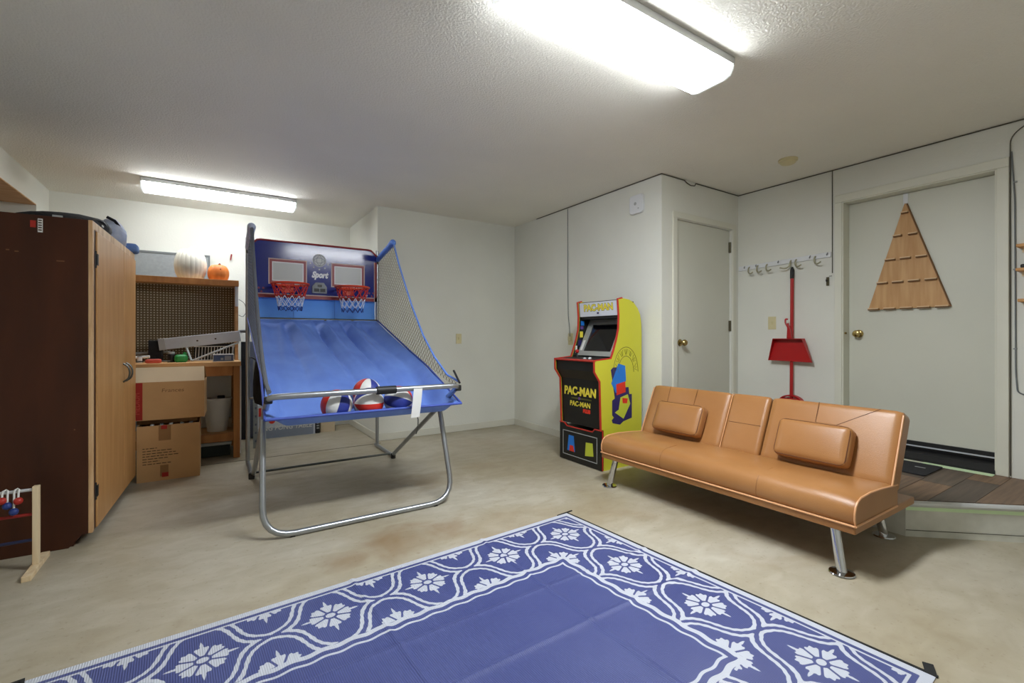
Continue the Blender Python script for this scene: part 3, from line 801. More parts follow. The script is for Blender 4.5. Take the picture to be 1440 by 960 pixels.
# ================================================================== ARCADE MACHINE
def arcade():
    t = thing('arcade_cabinet', 'yellow upright arcade machine with red edges against the side wall', 'arcade machine', (2.85, 2.965, 0))
    YR, YL = 2.71, 3.225
    side = [(2.612, 0.33), (2.598, 0.72), (2.54, 0.80), (2.538, 0.888), (2.722, 0.902), (2.75, 0.967), (2.785, 1.06), (2.808, 1.15), (2.812, 1.26), (2.80, 1.392)]
    side += [(2.85, 1.402), (2.93, 1.393), (2.985, 1.366), (3.03, 1.325), (3.062, 1.272), (3.075, 1.20), (3.08, 1.1), (3.08, 0.33)]
    for (ya, yb, nm) in ((YR, YR + 0.016, 'side_panel'), (YL - 0.016, YL, 'side_panel')):
        sp = MB().prism(side, 'y', ya, yb).build(nm, 'arcade_yellow', t)
        ym = (ya + yb) / 2
        MB().tube([(x, ym, z) for (x, z) in side[:11]], 0.0095, 8).build('edge_molding', 'arcade_red', sp, smooth=True)
        if ya == YR: right = sp
        else: left = sp
    # inner black lining of the side walls
    lin_ = [(x + 0.007, z) for (x, z) in side[:10]] + [(3.0, 1.38), (3.0, 0.34)]
    il = MB().prism(lin_, 'y', YL - 0.020, YL - 0.0165).build('lining', 'arcade_black', left)
    MB().prism(lin_, 'y', YR + 0.0165, YR + 0.020).build('lining', 'arcade_black', right)
    for (x0, x1, z0, z1, m_) in ((2.83, 2.87, 1.185, 1.225, 'art_blue'), (2.825, 2.86, 1.15, 1.178, 'art_purple'), (2.818, 2.855, 1.075, 1.13, 'art_letter'), (2.80, 2.84, 1.0, 1.05, 'art_indigo'), (2.765, 2.785, 0.935, 1.0, 'paper')):
        MB().box(x0, x1, YL - 0.0215, YL - 0.0202, z0, z1).build('sticker', m_, left)
    # bodies
    MB().box(3.0, 3.078, YR + 0.016, YL - 0.016, 0.33, 1.25).build('back_panel', 'arcade_black', t)
    MB().prism([(2.85, 1.395), (2.93, 1.386), (2.985, 1.359), (3.03, 1.318), (3.055, 1.268), (3.045, 1.25), (2.85, 1.37)], 'y', YR + 0.016, YL - 0.016).build('top_panel', 'arcade_black', t)
    # marquee
    mq = MB().prism([(2.822, 1.262), (2.812, 1.385), (2.85, 1.39), (2.86, 1.262)], 'y', YR + 0.017, YL - 0.017).build('marquee', 'marquee', t)
    tilt = Matrix.Rotation(math.atan2(0.010, 0.123), 4, 'X')
    Mq = T(2.8155, 2.967, 1.335) @ FACE_NEG_X @ Matrix.Rotation(0.08, 4, 'X')
    text('lettering', 'PAC-MAN', 0.078, Mq, 'art_letter', mq, 0.001, width=1.05, offset=0.003)
    Mq2 = T(2.8165, 2.967, 1.335) @ FACE_NEG_X @ Matrix.Rotation(0.08, 4, 'X')
    text('lettering_outline', 'PAC-MAN', 0.078, Mq2, 'arcade_ink', mq, 0.0006, width=1.05, offset=0.006)
    MB().prism([(2.815, 1.281), (2.8145, 1.296), (2.8175, 1.296), (2.818, 1.281)], 'y', 2.955, 2.978).build('print_mark', 'art_indigo', mq)
    MB().box(2.835, 2.86, YR + 0.017, YL - 0.017, 1.238, 1.262).build('speaker_bar', 'black', t)
    # monitor: bezel with glass
    up = Vector((0.165, 0, 0.33)).normalized(); nrm = Vector((-up.z, 0, up.x))
    M = Matrix(((0, up.x, nrm.x, 2.775), (-1, 0, 0, 2.967), (0, up.z, nrm.z, 0.915), (0, 0, 0, 1)))
    m = MB(); m.M = M
    W_, H_ = 0.228, 0.36
    o = [(-W_, 0), (W_, 0), (W_, H_), (-W_, H_)]
    i = [(-0.17, 0.045), (0.17, 0.045), (0.17, 0.31), (-0.17, 0.31)]
    vs = [(x, y, 0) for x, y in o] + [(x, y, 0) for x, y in i] + [(x, y, -0.012) for x, y in i]
    m.add(vs, [(0, 1, 5, 4), (1, 2, 6, 5), (2, 3, 7, 6), (3, 0, 4, 7), (4, 5, 9, 8), (5, 6, 10, 9), (6, 7, 11, 10), (7, 4, 8, 11)])
    m.build('bezel', 'bezel', t)
    m = MB(); m.M = M
    m.box(-0.172, 0.172, 0.043, 0.312, -0.016, -0.009)
    part_label(m.build('screen', 'screen', t), 'dark glass screen')
    for sx in (-0.198, 0.198):
        m = MB(); m.M = M
        m.box(sx - 0.015, sx + 0.015, 0.05, 0.15, 0.0005, 0.0015)
        m.build('instruction_card', 'paper', t)
    # control deck
    dk = MB().prism([(2.545, 0.872), (2.548, 0.889), (2.78, 0.906), (2.78, 0.88)], 'y', YR + 0.016, YL - 0.016).build('control_deck', 'black', t)
    MB().tube([(2.542, YR, 0.886), (2.542, YL, 0.886)], 0.0095, 8).build('deck_molding', 'arcade_red', t, smooth=True)
    st = MB().tube([(2.66, 3.06, 0.896), (2.66, 3.06, 0.945)], 0.005, 8).build('joystick', 'steel_dark', dk)
    part_label(MB().sphere((2.66, 3.06, 0.955), 0.017, 14, 10).build('joystick_ball', 'red_plastic', dk, smooth=True), 'red ball of the joystick')
    for (x, y) in ((2.64, 2.94), (2.65, 2.89), (2.68, 2.92)):
        m = MB(); m.M = T(x, y, 0.895 + (x - 2.66) * 0.074)
        m.lathe([(0.014, 0), (0.014, 0.006), (0.009, 0.010), (0.003, 0.011)], 14)
        m.build('button', 'plastic_white', dk, smooth=True)
    # front
    up2 = MB().prism([(2.552, 0.872), (2.552, 0.80), (2.608, 0.722), (2.64, 0.722), (2.64, 0.872)], 'y', YR + 0.016, YL - 0.016).build('front_apron', 'arcade_black', t)
    fp = MB().prism([(2.609, 0.722), (2.621, 0.33), (2.66, 0.33), (2.64, 0.722)], 'y', YR + 0.016, YL - 0.016).build('front_panel', 'arcade_black', t)
    R = Matrix.Rotation(-0.03, 4, 'X')
    text('lettering', 'PAC-MAN', 0.098, T(2.6105, 2.972, 0.612) @ FACE_NEG_X @ R, 'art_letter', fp, 0.001, width=0.93, offset=0.004)
    text('lettering', 'PAC-MAN', 0.060, T(2.6142, 2.972, 0.505) @ FACE_NEG_X @ R, 'art_letter', fp, 0.001, width=0.98, offset=0.001)
    text('lettering', 'PLUS', 0.04, T(2.6156, 2.89, 0.455) @ FACE_NEG_X @ R, 'art_red', fp, 0.001, width=1.0, offset=0.003)
    MB().prism([(2.6115, 0.548), (2.6112, 0.560), (2.614, 0.560), (2.614, 0.548)], 'y', 2.83, 3.08).build('print_swash', 'arcade_ink', fp)
    MB().prism([(2.6113, 0.545), (2.6106, 0.566), (2.6135, 0.566), (2.6135, 0.545)], 'y', 2.965, 2.99).build('print_mark', 'art_purple', fp)
    # riser
    rz = MB().box(2.632, 3.078, YR + 0.012, YL - 0.012, 0.0, 0.30).build('riser', 'arcade_black', t)
    rp = [(YL + 0.008, 0.006), (YL + 0.008, 0.325), (YL - 0.055, 0.325), (YL - 0.09, 0.30), (YR + 0.10, 0.30), (YR + 0.075, 0.325), (YR - 0.004, 0.325), (YR - 0.004, 0.006)]
    rf = MB().prism(rp, 'x', 2.608, 2.632).build('riser_front', 'arcade_black', rz)
    MB().tube([(2.609, a, b) for a, b in rp[1:7]], 0.006, 6).build('riser_molding', 'arcade_red', rz, smooth=True)
    ry = MB().box(2.634, 3.078, YR, YR + 0.012, 0.0, 0.33).build('riser_side', 'arcade_yellow', rz)
    MB().tube([(2.62, YR - 0.004, 0.004), (2.62, YR - 0.004, 0.325)], 0.006, 6).build('riser_molding', 'arcade_red', rz, smooth=True)
    m = MB()
    ya, yb, za, zb = YR + 0.045, YL - 0.035, 0.05, 0.262
    for b in ((ya, yb, za, za + 0.006), (ya, yb, zb - 0.006, zb), (ya, ya + 0.006, za, zb), (yb - 0.006, yb, za, zb)):
        m.box(2.6065, 2.608, b[0], b[1], b[2], b[3])
    m.build('print_frame', 'grey_tag', rz)
    MB().prism([(3.13, 0.09), (3.03, 0.09), (3.045, 0.225), (3.11, 0.225)], 'x', 2.6065, 2.608).build('print_mark', 'art_blue', rz)
    MB().prism([(2.90, 0.085), (2.80, 0.10), (2.81, 0.205), (2.89, 0.20)], 'x', 2.6065, 2.608).build('print_mark', 'art_green', rz)
    MB().prism([(3.10, 0.09), (3.035, 0.09), (3.05, 0.14), (3.095, 0.14)], 'x', 2.6055, 2.6066).build('print_mark', 'art_red', rz)
    # plain colour-block print on the yellow side
    def decal(poly, m_, d):
        MB().prism([(x + 0.06, z) for x, z in poly], 'y', YR - d, YR + 0.001).build('side_print', m_, right)
    decal([(2.655, 0.93 - 0.12), (2.68, 0.83), (2.74, 0.83), (2.77, 0.66), (2.86, 0.66), (2.87, 0.60), (2.90, 0.60), (2.90, 0.40), (2.80, 0.38), (2.76, 0.355), (2.675, 0.375), (2.665, 0.40), (2.69, 0.42), (2.67, 0.44), (2.67, 0.56), (2.70, 0.575)], 'art_indigo', 0.0006)
    decal([(2.66, 0.70), (2.74, 0.86), (2.82, 0.84), (2.83, 0.72), (2.78, 0.63), (2.71, 0.62)], 'art_blue', 0.0012)
    decal([(2.715, 0.69), (2.82, 0.71), (2.825, 0.62), (2.72, 0.60)], 'art_red', 0.0018)
    decal([(2.765, 0.58), (2.85, 0.60), (2.88, 0.52), (2.80, 0.40), (2.70, 0.46), (2.745, 0.48)], 'art_green', 0.0018)
    decal([(2.785, 0.575), (2.85, 0.565), (2.84, 0.525), (2.79, 0.53)], 'art_red', 0.0024)
    m = MB()
    cx, cz = 2.89, 0.785
    A0, B0, A1, B1 = 0.145, 0.21, 0.092, 0.135
    for (ra, rb) in ((A0, B0), (A1, B1)):
        m.tube([(cx + ra * math.cos(a), YR - 0.0004, cz + rb * math.sin(a)) for a in [PI * k / 24 for k in range(0, 25)]], 0.0022, 4)
    for k in range(0, 7):
        a0 = PI * (k + 0.15) / 7; a1 = PI * (k + 0.85) / 7
        q3 = [(A0 - 0.012, B0 - 0.014, a0), (A1 + 0.01, B1 + 0.012, (a0 * 2 + a1) / 3), (A0 - 0.012, B0 - 0.014, (a0 + a1) / 2), (A1 + 0.01, B1 + 0.012, (a0 + a1 * 2) / 3), (A0 - 0.012, B0 - 0.014, a1)]
        m.tube([(cx + p * math.cos(a), YR - 0.0004, cz + q * math.sin(a)) for p, q, a in q3], 0.0018, 4)
    part_label(m.build('side_print', 'arcade_ink', right), 'dark outlined arch of print')
arcade()

# ================================================================== WARDROBE
def wardrobe():
    t = thing('wardrobe', 'tall wardrobe with dark side and honey oak doors by the left wall', 'wardrobe', (-0.545, 3.2, 0), -math.radians(2.2))
    # local: y along the door front, x to the right (front faces +x), body extends to -x
    L_, D_, H_ = 1.135, 0.62, 1.685
    def P(m, nm, mt, par=t, **k): return m.build(nm, mt, par, local=True, **k)
    part_label(P(MB().prism([(-D_, 0.0), (-0.075, 0.0), (-0.022, 0.06), (0.0, 0.06), (0.0, H_), (-D_, H_)], 'y', 0.0, 0.02), 'side_panel', 'dark_wood', bevel=0.002), 'dark brown stained side')
    P(MB().prism([(-D_, 0.0), (-0.075, 0.0), (-0.022, 0.06), (0.0, 0.06), (0.0, H_), (-D_, H_)], 'y', L_ - 0.02, L_), 'side_panel', 'dark_wood', bevel=0.002)
    P(MB().box(-D_, 0.0, 0.02, L_ - 0.02, H_ - 0.02, H_), 'top_panel', 'dark_wood')
    P(MB().box(-D_, 0.0, 0.02, L_ - 0.02, 0.06, 0.08), 'bottom_panel', 'dark_wood')
    P(MB().box(-D_, -D_ + 0.008, 0.02, L_ - 0.02, 0.08, H_ - 0.02), 'back_panel', 'dark_wood')
    P(MB().box(-0.075, -0.06, 0.02, L_ - 0.02, 0.0, 0.06), 'toe_kick', 'dark_wood')
    part_label(P(MB().box(0.0005, 0.018, 0.0, 0.028, 0.06, H_), 'face_stile', 'oak_edge', bevel=0.002), 'pale front edge strip')
    P(MB().box(0.0005, 0.0172, 0.0285, 0.0655, 0.065, H_ - 0.043), 'door_gap', 'dark_wood')
    P(MB().box(0.0005, 0.018, 0.028, L_, H_ - 0.042, H_), 'top_rail', 'oak_edge', bevel=0.002)
    ds = 0.735
    for (a, b) in ((0.066, ds - 0.002), (ds + 0.002, L_)):
        d = P(MB().box(0.002, 0.024, a, b, 0.066, H_ - 0.046), 'door', 'oak', bevel=0.003)
        if a < 0.5:
            for z in (1.49, 0.26):
                P(MB().tube([(0.016, a - 0.008, z - 0.045), (0.016, a - 0.008, z + 0.045)], 0.007, 8).box(0.018, 0.026, a - 0.008, a + 0.018, z - 0.03, z + 0.03), 'hinge', 'black', d)
        hy = b - 0.03 if a < 0.5 else a + 0.055
        if a < 0.5:
            pts = fillet([(0.024, hy, 0.785), (0.052, hy, 0.805), (0.06, hy, 0.845), (0.052, hy, 0.885), (0.024, hy, 0.905)], 0.03)
            part_label(P(MB().tube(pts, 0.0055, 8), 'handle', 'steel_dark', d, smooth=True), 'dark curved pull handle')
        else:
            pts = fillet([(0.024, hy, 0.785), (0.052, hy, 0.805), (0.06, hy, 0.845), (0.052, hy, 0.885), (0.024, hy, 0.905)], 0.03)
            P(MB().tube(pts, 0.0055, 8), 'handle', 'steel_dark', d, smooth=True)
    # stickers near the top of the dark side
    P(MB().box(-0.215, -0.195, -0.0015, 0.0, 1.622, 1.656), 'sticker', 'print_red')
    s = P(MB().box(-0.188, -0.170, -0.0015, 0.0, 1.600, 1.668), 'sticker', 'paper')
    for i in range(5):
        P(MB().box(-0.186, -0.173, -0.0022, -0.0014, 1.608 + i * 0.012, 1.614 + i * 0.012), 'sticker_print', 'ink', s)
    # pale scuffs
    for i, (x, z, w) in enumerate(((-0.30, 1.50, 0.012), (-0.27, 1.495, 0.014), (-0.12, 1.46, 0.03), (-0.055, 0.60, 0.006))):
        P(MB().box(x, x + w, -0.0008, 0.0, z, z + 0.006), 'scuff', 'leather_dark')
wardrobe()
WTOP = 1.6855
# soft black bag, lying along the top
def soft(name, label, cat, pts, rad, m_, flat=0.6, seg=16, lump=0.0, group=None, z0=WTOP):
    """sagging soft body swept along pts, flattened, bottom resting at z0"""
    b = MB(); P = [Vector(p) for p in pts]; n = len(P); vs = []; fs = []
    for i in range(n):
        tt = (P[min(i + 1, n - 1)] - P[max(i - 1, 0)]).normalized(); u = Vector((-tt.y, tt.x, 0)).normalized()
        for k in range(seg):
            a = 2 * PI * k / seg
            r = rad[i] * (1 + lump * math.sin(3 * a + i * 1.3) + lump * 0.6 * math.sin(7 * a + i * 2.1))
            z = max(0.0, flat * rad[i] + flat * r * math.sin(a))
            vs.append(P[i] + u * (r * math.cos(a)) + Vector((0, 0, z)))
    for i in range(n - 1):
        for k in range(seg):
            l = (k + 1) % seg; fs.append((i * seg + k, i * seg + l, (i + 1) * seg + l, (i + 1) * seg + k))
    fs.append(tuple(range(seg))[::-1]); fs.append(tuple((n - 1) * seg + k for k in range(seg)))
    b.add(vs, fs); return b
bag = thing('gear_bag', 'soft black gear bag lying on top of the wardrobe', 'bag', (-0.72, 3.5, WTOP))
pts = [(-0.82, 3.27, WTOP), (-0.79, 3.32, WTOP), (-0.75, 3.40, WTOP), (-0.705, 3.50, WTOP), (-0.67, 3.62, WTOP), (-0.645, 3.76, WTOP), (-0.63, 3.86, WTOP), (-0.625, 3.90, WTOP)]
soft('', '', '', pts, [0.012, 0.03, 0.05, 0.07, 0.09, 0.105, 0.095, 0.03], 'black_cloth', 0.6, 18, 0.05).build('body', 'black_cloth', bag, smooth=True, angle=80)
MB().box(-0.715, -0.675, 3.368, 3.372, WTOP + 0.0, WTOP + 0.04).build('strap_tag', 'grey_tag', bag)
MB().tube(fillet([(-0.60, 3.62, WTOP + 0.08), (-0.56, 3.68, WTOP + 0.09), (-0.55, 3.76, WTOP + 0.06)], 0.05), 0.008, 8).build('strap', 'black', bag, smooth=True)
MB().box(-0.553, -0.549, 3.60, 3.64, WTOP + 0.045, WTOP + 0.055).build('logo_patch', 'paper', bag)
cl = thing('folded_blanket', 'pale blue grey patterned bundle on the far end of the wardrobe top', 'blanket', (-0.57, 4.0, WTOP))
pts = [(-0.66, 4.07, WTOP), (-0.62, 4.09, WTOP), (-0.58, 4.11, WTOP), (-0.54, 4.13, WTOP), (-0.525, 4.14, WTOP)]
soft('', '', '', pts, [0.06, 0.115, 0.125, 0.10, 0.04], 'chair_cloth', 0.78, 18, 0.05).build('bundle', 'chair_cloth', cl, smooth=True, angle=80)
MB().tube([(-0.59, 4.0, WTOP + 0.185), (-0.55, 4.01, WTOP + 0.165), (-0.515, 4.05, WTOP + 0.11)], 0.009, 8).build('tie', 'black_cloth', cl, smooth=True)
MB().rbox((-0.495, 4.30, WTOP + 0.032), (0.035, 0.06, 0.030), 0.015, 6, (0.004, 0.004, 0.004)).build('pouch', 'blue_cloth', None, origin=(-0.495, 4.30, WTOP), smooth=True, angle=70)
tag(bpy.data.objects['pouch'], 'small dark blue pouch at the back corner of the wardrobe top', 'pouch')

# ================================================================== WORKBENCH
BX0, BX1, BY0, BY1 = -1.15, 0.20, 4.80, 5.40
BT = 0.86
def bench():
    t = thing('workbench', 'wooden workbench with pegboard hutch against the far wall', 'workbench', (-0.47, 5.1, 0))
    MB().box(BX0, BX1 + 0.008, BY0 - 0.01, BY1, BT - 0.04, BT).build('worktop', 'pine', t, bevel=0.003)
    MB().box(BX0 + 0.05, BX1 - 0.055, BY0 + 0.01, BY0 + 0.03, BT - 0.125, BT - 0.04).build('apron', 'bench_brown', t)
    for x in (BX0, BX1 - 0.05):
        for y in (BY0, BY1 - 0.05):
            MB().box(x, x + 0.05, y, y + 0.05, 0.0, BT - 0.04).build('leg', 'bench_brown', t, bevel=0.003)
    MB().box(BX0 + 0.002, BX1 - 0.002, BY0 + 0.05, BY1 - 0.05, 0.205, 0.225).build('lower_shelf', 'pine', t)
    MB().box(BX0 + 0.05, BX1 - 0.05, BY0 + 0.012, BY0 + 0.032, 0.155, 0.225).build('shelf_rail', 'bench_brown', t)
    part_label(MB().box(BX1 + 0.001, BX1 + 0.012, BY0 + 0.02, BY1, 0.03, BT - 0.04).build('end_panel', 'panel_white', t), 'white end panel')
    # hutch
    HY = 5.12
    part_label(MB().box(BX0, BX1 - 0.01, BY1 - 0.03, BY1 - 0.022, BT, 1.57).build('pegboard', 'pegboard', t), 'brown perforated pegboard')
    MB().box(BX0, BX1 + 0.006, HY, BY1, 1.572, 1.60).build('top_shelf', 'pine', t, bevel=0.002)
    MB().box(BX0, BX1 + 0.004, HY - 0.016, HY, 1.560, 1.616).build('shelf_lip', 'bench_brown', t, bevel=0.002)
    sp = MB().box(BX1 - 0.026, BX1, HY, BY1, BT, 1.572).build('side_board', 'pine', t)
    MB().box(BX1 - 0.027, BX1 - 0.001, HY - 0.003, HY - 0.0002, 1.37, 1.565).build('side_trim', 'panel_white', sp)
    MB().box(BX0, BX0 + 0.026, HY, BY1, BT, 1.572).build('side_board', 'pine', t)
bench()
# pumpkins on the hutch
def pumpkin(c, r, h, m_, label, lobes):
    t = thing('pumpkin', label, 'pumpkin', c)
    n = 18; seg = lobes * 8
    prof = []
    for i in range(n + 1):
        a = PI * i / n
        rr = r * (math.sin(a) ** 0.72) if 0 < i < n else r * 0.12
        z = h / 2 - (h / 2) * math.cos(a) * (1 - 0.16 * math.exp(-(math.sin(a) / 0.35) ** 2))
        prof.append((max(rr, r * 0.12), z - h * 0.08 + 0.0))
    z0 = min(p[1] for p in prof)
    m = MB(); m.lathe([(a, b - z0) for a, b in prof], seg, lobes=lobes, lobe=0.04 if lobes > 12 else 0.08)
    m.build('flesh', m_, t, local=True, smooth=True, angle=70)
    top = prof[-1][1] - z0
    MB().tube([(0, 0, top - 0.012), (0.003, 0, top + h * 0.05), (0.012, 0.004, top + h * 0.10)], [r * 0.14, r * 0.09, r * 0.10], 8).build('stem', m_ if 'white' in m_ else 'pumpkin_cut', t, local=True, smooth=True)
    return t
pumpkin((-0.178, 5.25, 1.6005), 0.128, 0.33, 'pumpkin_white', 'tall white ribbed pumpkin on top of the pegboard hutch', 20)
po = pumpkin((0.042, 5.22, 1.6005), 0.09, 0.185, 'pumpkin_orange', 'small orange pumpkin beside the white pumpkin', 9)
part_label(MB().sphere((0.012, -0.070, 0.115), 0.02, 10, 8, (1.0, 0.5, 0.6)).build('carved_mark', 'pumpkin_cut', po, local=True, smooth=True), 'dark carved patch')

# things on the worktop
lv = thing('spirit_level', 'long grey aluminium beam propped slanting against the pegboard', 'beam', (-0.08, 5.0, BT))
m = MB()
a0, a1 = Vector((-0.395, 5.06, 0.975)), Vector((0.215, 4.96, 1.052))
d = (a1 - a0).normalized(); upv = Vector((-d.z, 0, d.x)).normalized(); nv = d.cross(upv)
M = Matrix(((d.x, nv.x, upv.x, a0.x), (d.y, nv.y, upv.y, a0.y), (d.z, nv.z, upv.z, a0.z), (0, 0, 0, 1)))
Ln = (a1 - a0).length
m.M = M; m.box(0, Ln, -0.012, 0.012, -0.012, 0.098 - 0.012); m.build('rail', 'aluminium', lv, bevel=0.004)
m = MB(); m.M = M; m.box(0.0, 0.05, -0.014, 0.014, -0.014, 0.088); m.build('end_cap', 'grey_tag', lv, bevel=0.003)
for s_ in (0.28, 0.42):
    m = MB(); m.M = M; m.box(s_, s_ + 0.014, -0.0135, 0.0135, 0.03, 0.042); m.build('bolt', 'ink', lv)
MB().tube([(0.20, 4.955, 1.03), (-0.155, 4.90, BT + 0.012)], 0.008, 8).build('strut', 'grey_tag', lv, smooth=True)
MB().tube([(-0.20, 5.02, 0.985), (-0.16, 4.905, BT + 0.012)], 0.009, 8).build('strut', 'grey_tag', lv, smooth=True)
MB().tube([(0.16, 4.965, 1.02), (0.14, 4.93, BT + 0.006)], 0.006, 8).build('strut', 'grey_tag', lv, smooth=True)
m = MB()
for i in range(15):
    x = -0.14 + i * 0.024
    m.tube([(x, 5.16, BT + 0.002), (x + 0.006, 5.17, BT + 0.13)], 0.003, 5)
m.tube([(-0.15, 5.16, BT + 0.004), (0.21, 5.16, BT + 0.004)], 0.004, 5).tube([(-0.15, 5.17, BT + 0.13), (0.21, 5.17, BT + 0.13)], 0.004, 5)
wr = thing('wire_rack', 'small black and white wire rack behind the aluminium beam', 'rack', (0.03, 5.17, BT))
part_label(m.build('wires', 'paper', wr), 'row of thin wires'); wr.children[0]['kind'] = 'stuff'
MB().box(-0.15, 0.165, 5.19, 5.205, BT, BT + 0.15).build('backing', 'black', wr)
sb = thing('speaker_box', 'upright black box on the worktop left of the aluminium beam', 'speaker', (-0.41, 5.12, BT))
MB().box(-0.475, -0.375, 5.08, 5.18, BT, BT + 0.19).build('case', 'black', sb, bevel=0.006)
MB().box(-0.467, -0.383, 5.077, 5.0795, BT + 0.012, BT + 0.178).build('grille', 'black_cloth', sb)
gt = thing('green_tool', 'bright green plastic tool lying on the worktop', 'tool', (-0.235, 4.92, BT))
MB().rbox((-0.235, 4.92, BT + 0.032), (0.045, 0.03, 0.032), 0.018, 6, (0.004, 0.004, 0.004)).build('body', 'green', gt, smooth=True, angle=70)
MB().tube([(-0.215, 4.92, BT + 0.05), (-0.205, 4.925, BT + 0.085)], 0.014, 10).build('handle', 'green', gt, smooth=True)
bb = thing('small_carton', 'small blue and white carton at the right end of the worktop', 'box', (0.075, 4.87, BT))
MB().box(-0.005, 0.155, 4.84, 4.90, BT, BT + 0.068).build('carton', 'paper', bb, bevel=0.002)
f = MB().box(0.001, 0.150, 4.838, 4.8398, BT + 0.006, BT + 0.058).build('print_face', 'blue_box', bb)
MB().box(0.085, 0.135, 4.8365, 4.8379, BT + 0.012, BT + 0.05).build('print_patch', 'box_shade', bb)
MB().box(0.055, 0.075, 4.8365, 4.8379, BT + 0.014, BT + 0.034).build('print_patch', 'box_shade', bb)
for i, (x, y, m_, lab) in enumerate(((-0.60, 4.87, 'red_tool', 'red handled tool lying at the left end of the worktop'), (-0.42, 4.86, 'red_tool', 'red handled tool lying below the black box'))):
    tt = thing('hand_tool', lab, 'tool', (x, y, BT), 0, 'hand tools on the worktop')
    MB().rbox((x, y, BT + 0.017), (0.055, 0.02, 0.017), 0.012, 5, (0, 0, 0.002)).build('handle', m_, tt, smooth=True, angle=70)
    MB().tube([(x + 0.05, y, BT + 0.016), (x + 0.11, y + 0.02, BT + 0.014)], 0.006, 8).build('shaft', 'steel_dark', tt, smooth=True)
for i, (x, y, r, h, m_, lab) in enumerate(((-0.305, 4.95, 0.028, 0.09, 'black', 'black lidded jar beside the green tool'), (-0.52, 4.95, 0.018, 0.06, 'paper', 'small pale bottle at the left of the worktop'))):
    tt = thing('jar', lab, 'jar', (x, y, BT))
    m = MB(); m.M = T(x, y, BT); m.lathe([(r * 0.95, 0), (r, 0.004), (r, h * 0.75), (r * 0.8, h * 0.82)], 16); m.build('body', m_, tt, smooth=True)
    m = MB(); m.M = T(x, y, BT + h * 0.82); m.lathe([(r * 0.86, 0), (r * 0.86, h * 0.18)], 16); m.build('lid', 'grey_tag', tt, smooth=True)
rl = thing('rail_stock', 'two pale metal rails lying at the left back of the worktop', 'rails', (-0.62, 5.2, BT))
MB().tube([(-1.0, 5.20, BT + 0.05), (-0.33, 5.23, BT + 0.085)], 0.012, 8).build('rail', 'grey_tag', rl, smooth=True)
MB().tube([(-1.0, 5.14, BT + 0.012), (-0.46, 5.02, BT + 0.05)], 0.012, 8).build('rail', 'paper', rl, smooth=True)

# under the bench
wb = thing('waste_bin', 'tapered grey plastic waste bin on the lower bench shelf', 'bin', (0.055, 5.0, 0.225))
m = MB(); m.M = T(0.030, 4.985, 0.2255) @ Matrix.Diagonal((0.86, 0.8, 1, 1))
m.lathe([(0.085, 0), (0.090, 0.004), (0.10, 0.09), (0.103, 0.094), (0.104, 0.10), (0.103, 0.115), (0.106, 0.12), (0.128, 0.285), (0.134, 0.287), (0.134, 0.30), (0.126, 0.302), (0.122, 0.285), (0.088, 0.02), (0.02, 0.015)], 28)
m.build('tub', 'bin_grey', wb, smooth=True, angle=40)
MB().rbox((0.06, 5.02, 0.525), (0.03, 0.02, 0.018), 0.01, 5).build('contents', 'black_cloth', wb, smooth=True)
MB().box(-0.35, 0.145, 5.20, 5.22, 0.2255, 0.73).build('white_board', 'panel_white', None, origin=(-0.1, 5.21, 0.2255), bevel=0.003)
tag(bpy.data.objects['white_board'], 'pale flat board standing behind the waste bin under the worktop', 'board')
MB().box(0.0, 0.148, 5.27, 5.285, 0.2255, 0.80).build('grey_board', 'grey_panel', None, origin=(0.07, 5.277, 0.2255))
tag(bpy.data.objects['grey_board'], 'grey board at the back under the right end of the worktop', 'board')
MB().box(0.085, 0.147, 5.12, 5.19, 0.2255, 0.31).build('wood_block', 'pale_wood', None, origin=(0.116, 5.155, 0.2255), bevel=0.003)
tag(bpy.data.objects['wood_block'], 'small pale wooden block right of the waste bin', 'wood block')
fc = thing('flat_crate', 'low dark green crate on the floor under the bench', 'crate', (-0.1, 5.1, 0))
MB().box(-0.40, 0.13, 4.95, 5.33, 0.0, 0.012).box(-0.40, 0.13, 4.95, 4.962, 0.012, 0.10).box(-0.40, 0.13, 5.318, 5.33, 0.012, 0.10).box(-0.40, -0.388, 4.962, 5.318, 0.012, 0.10).box(0.118, 0.13, 4.962, 5.318, 0.012, 0.10).build('tray', 'dark_green', fc, bevel=0.002)
MB().box(-0.39, 0.142, 4.94, 5.335, 0.10, 0.125).build('lid', 'panel_white', fc, bevel=0.004)

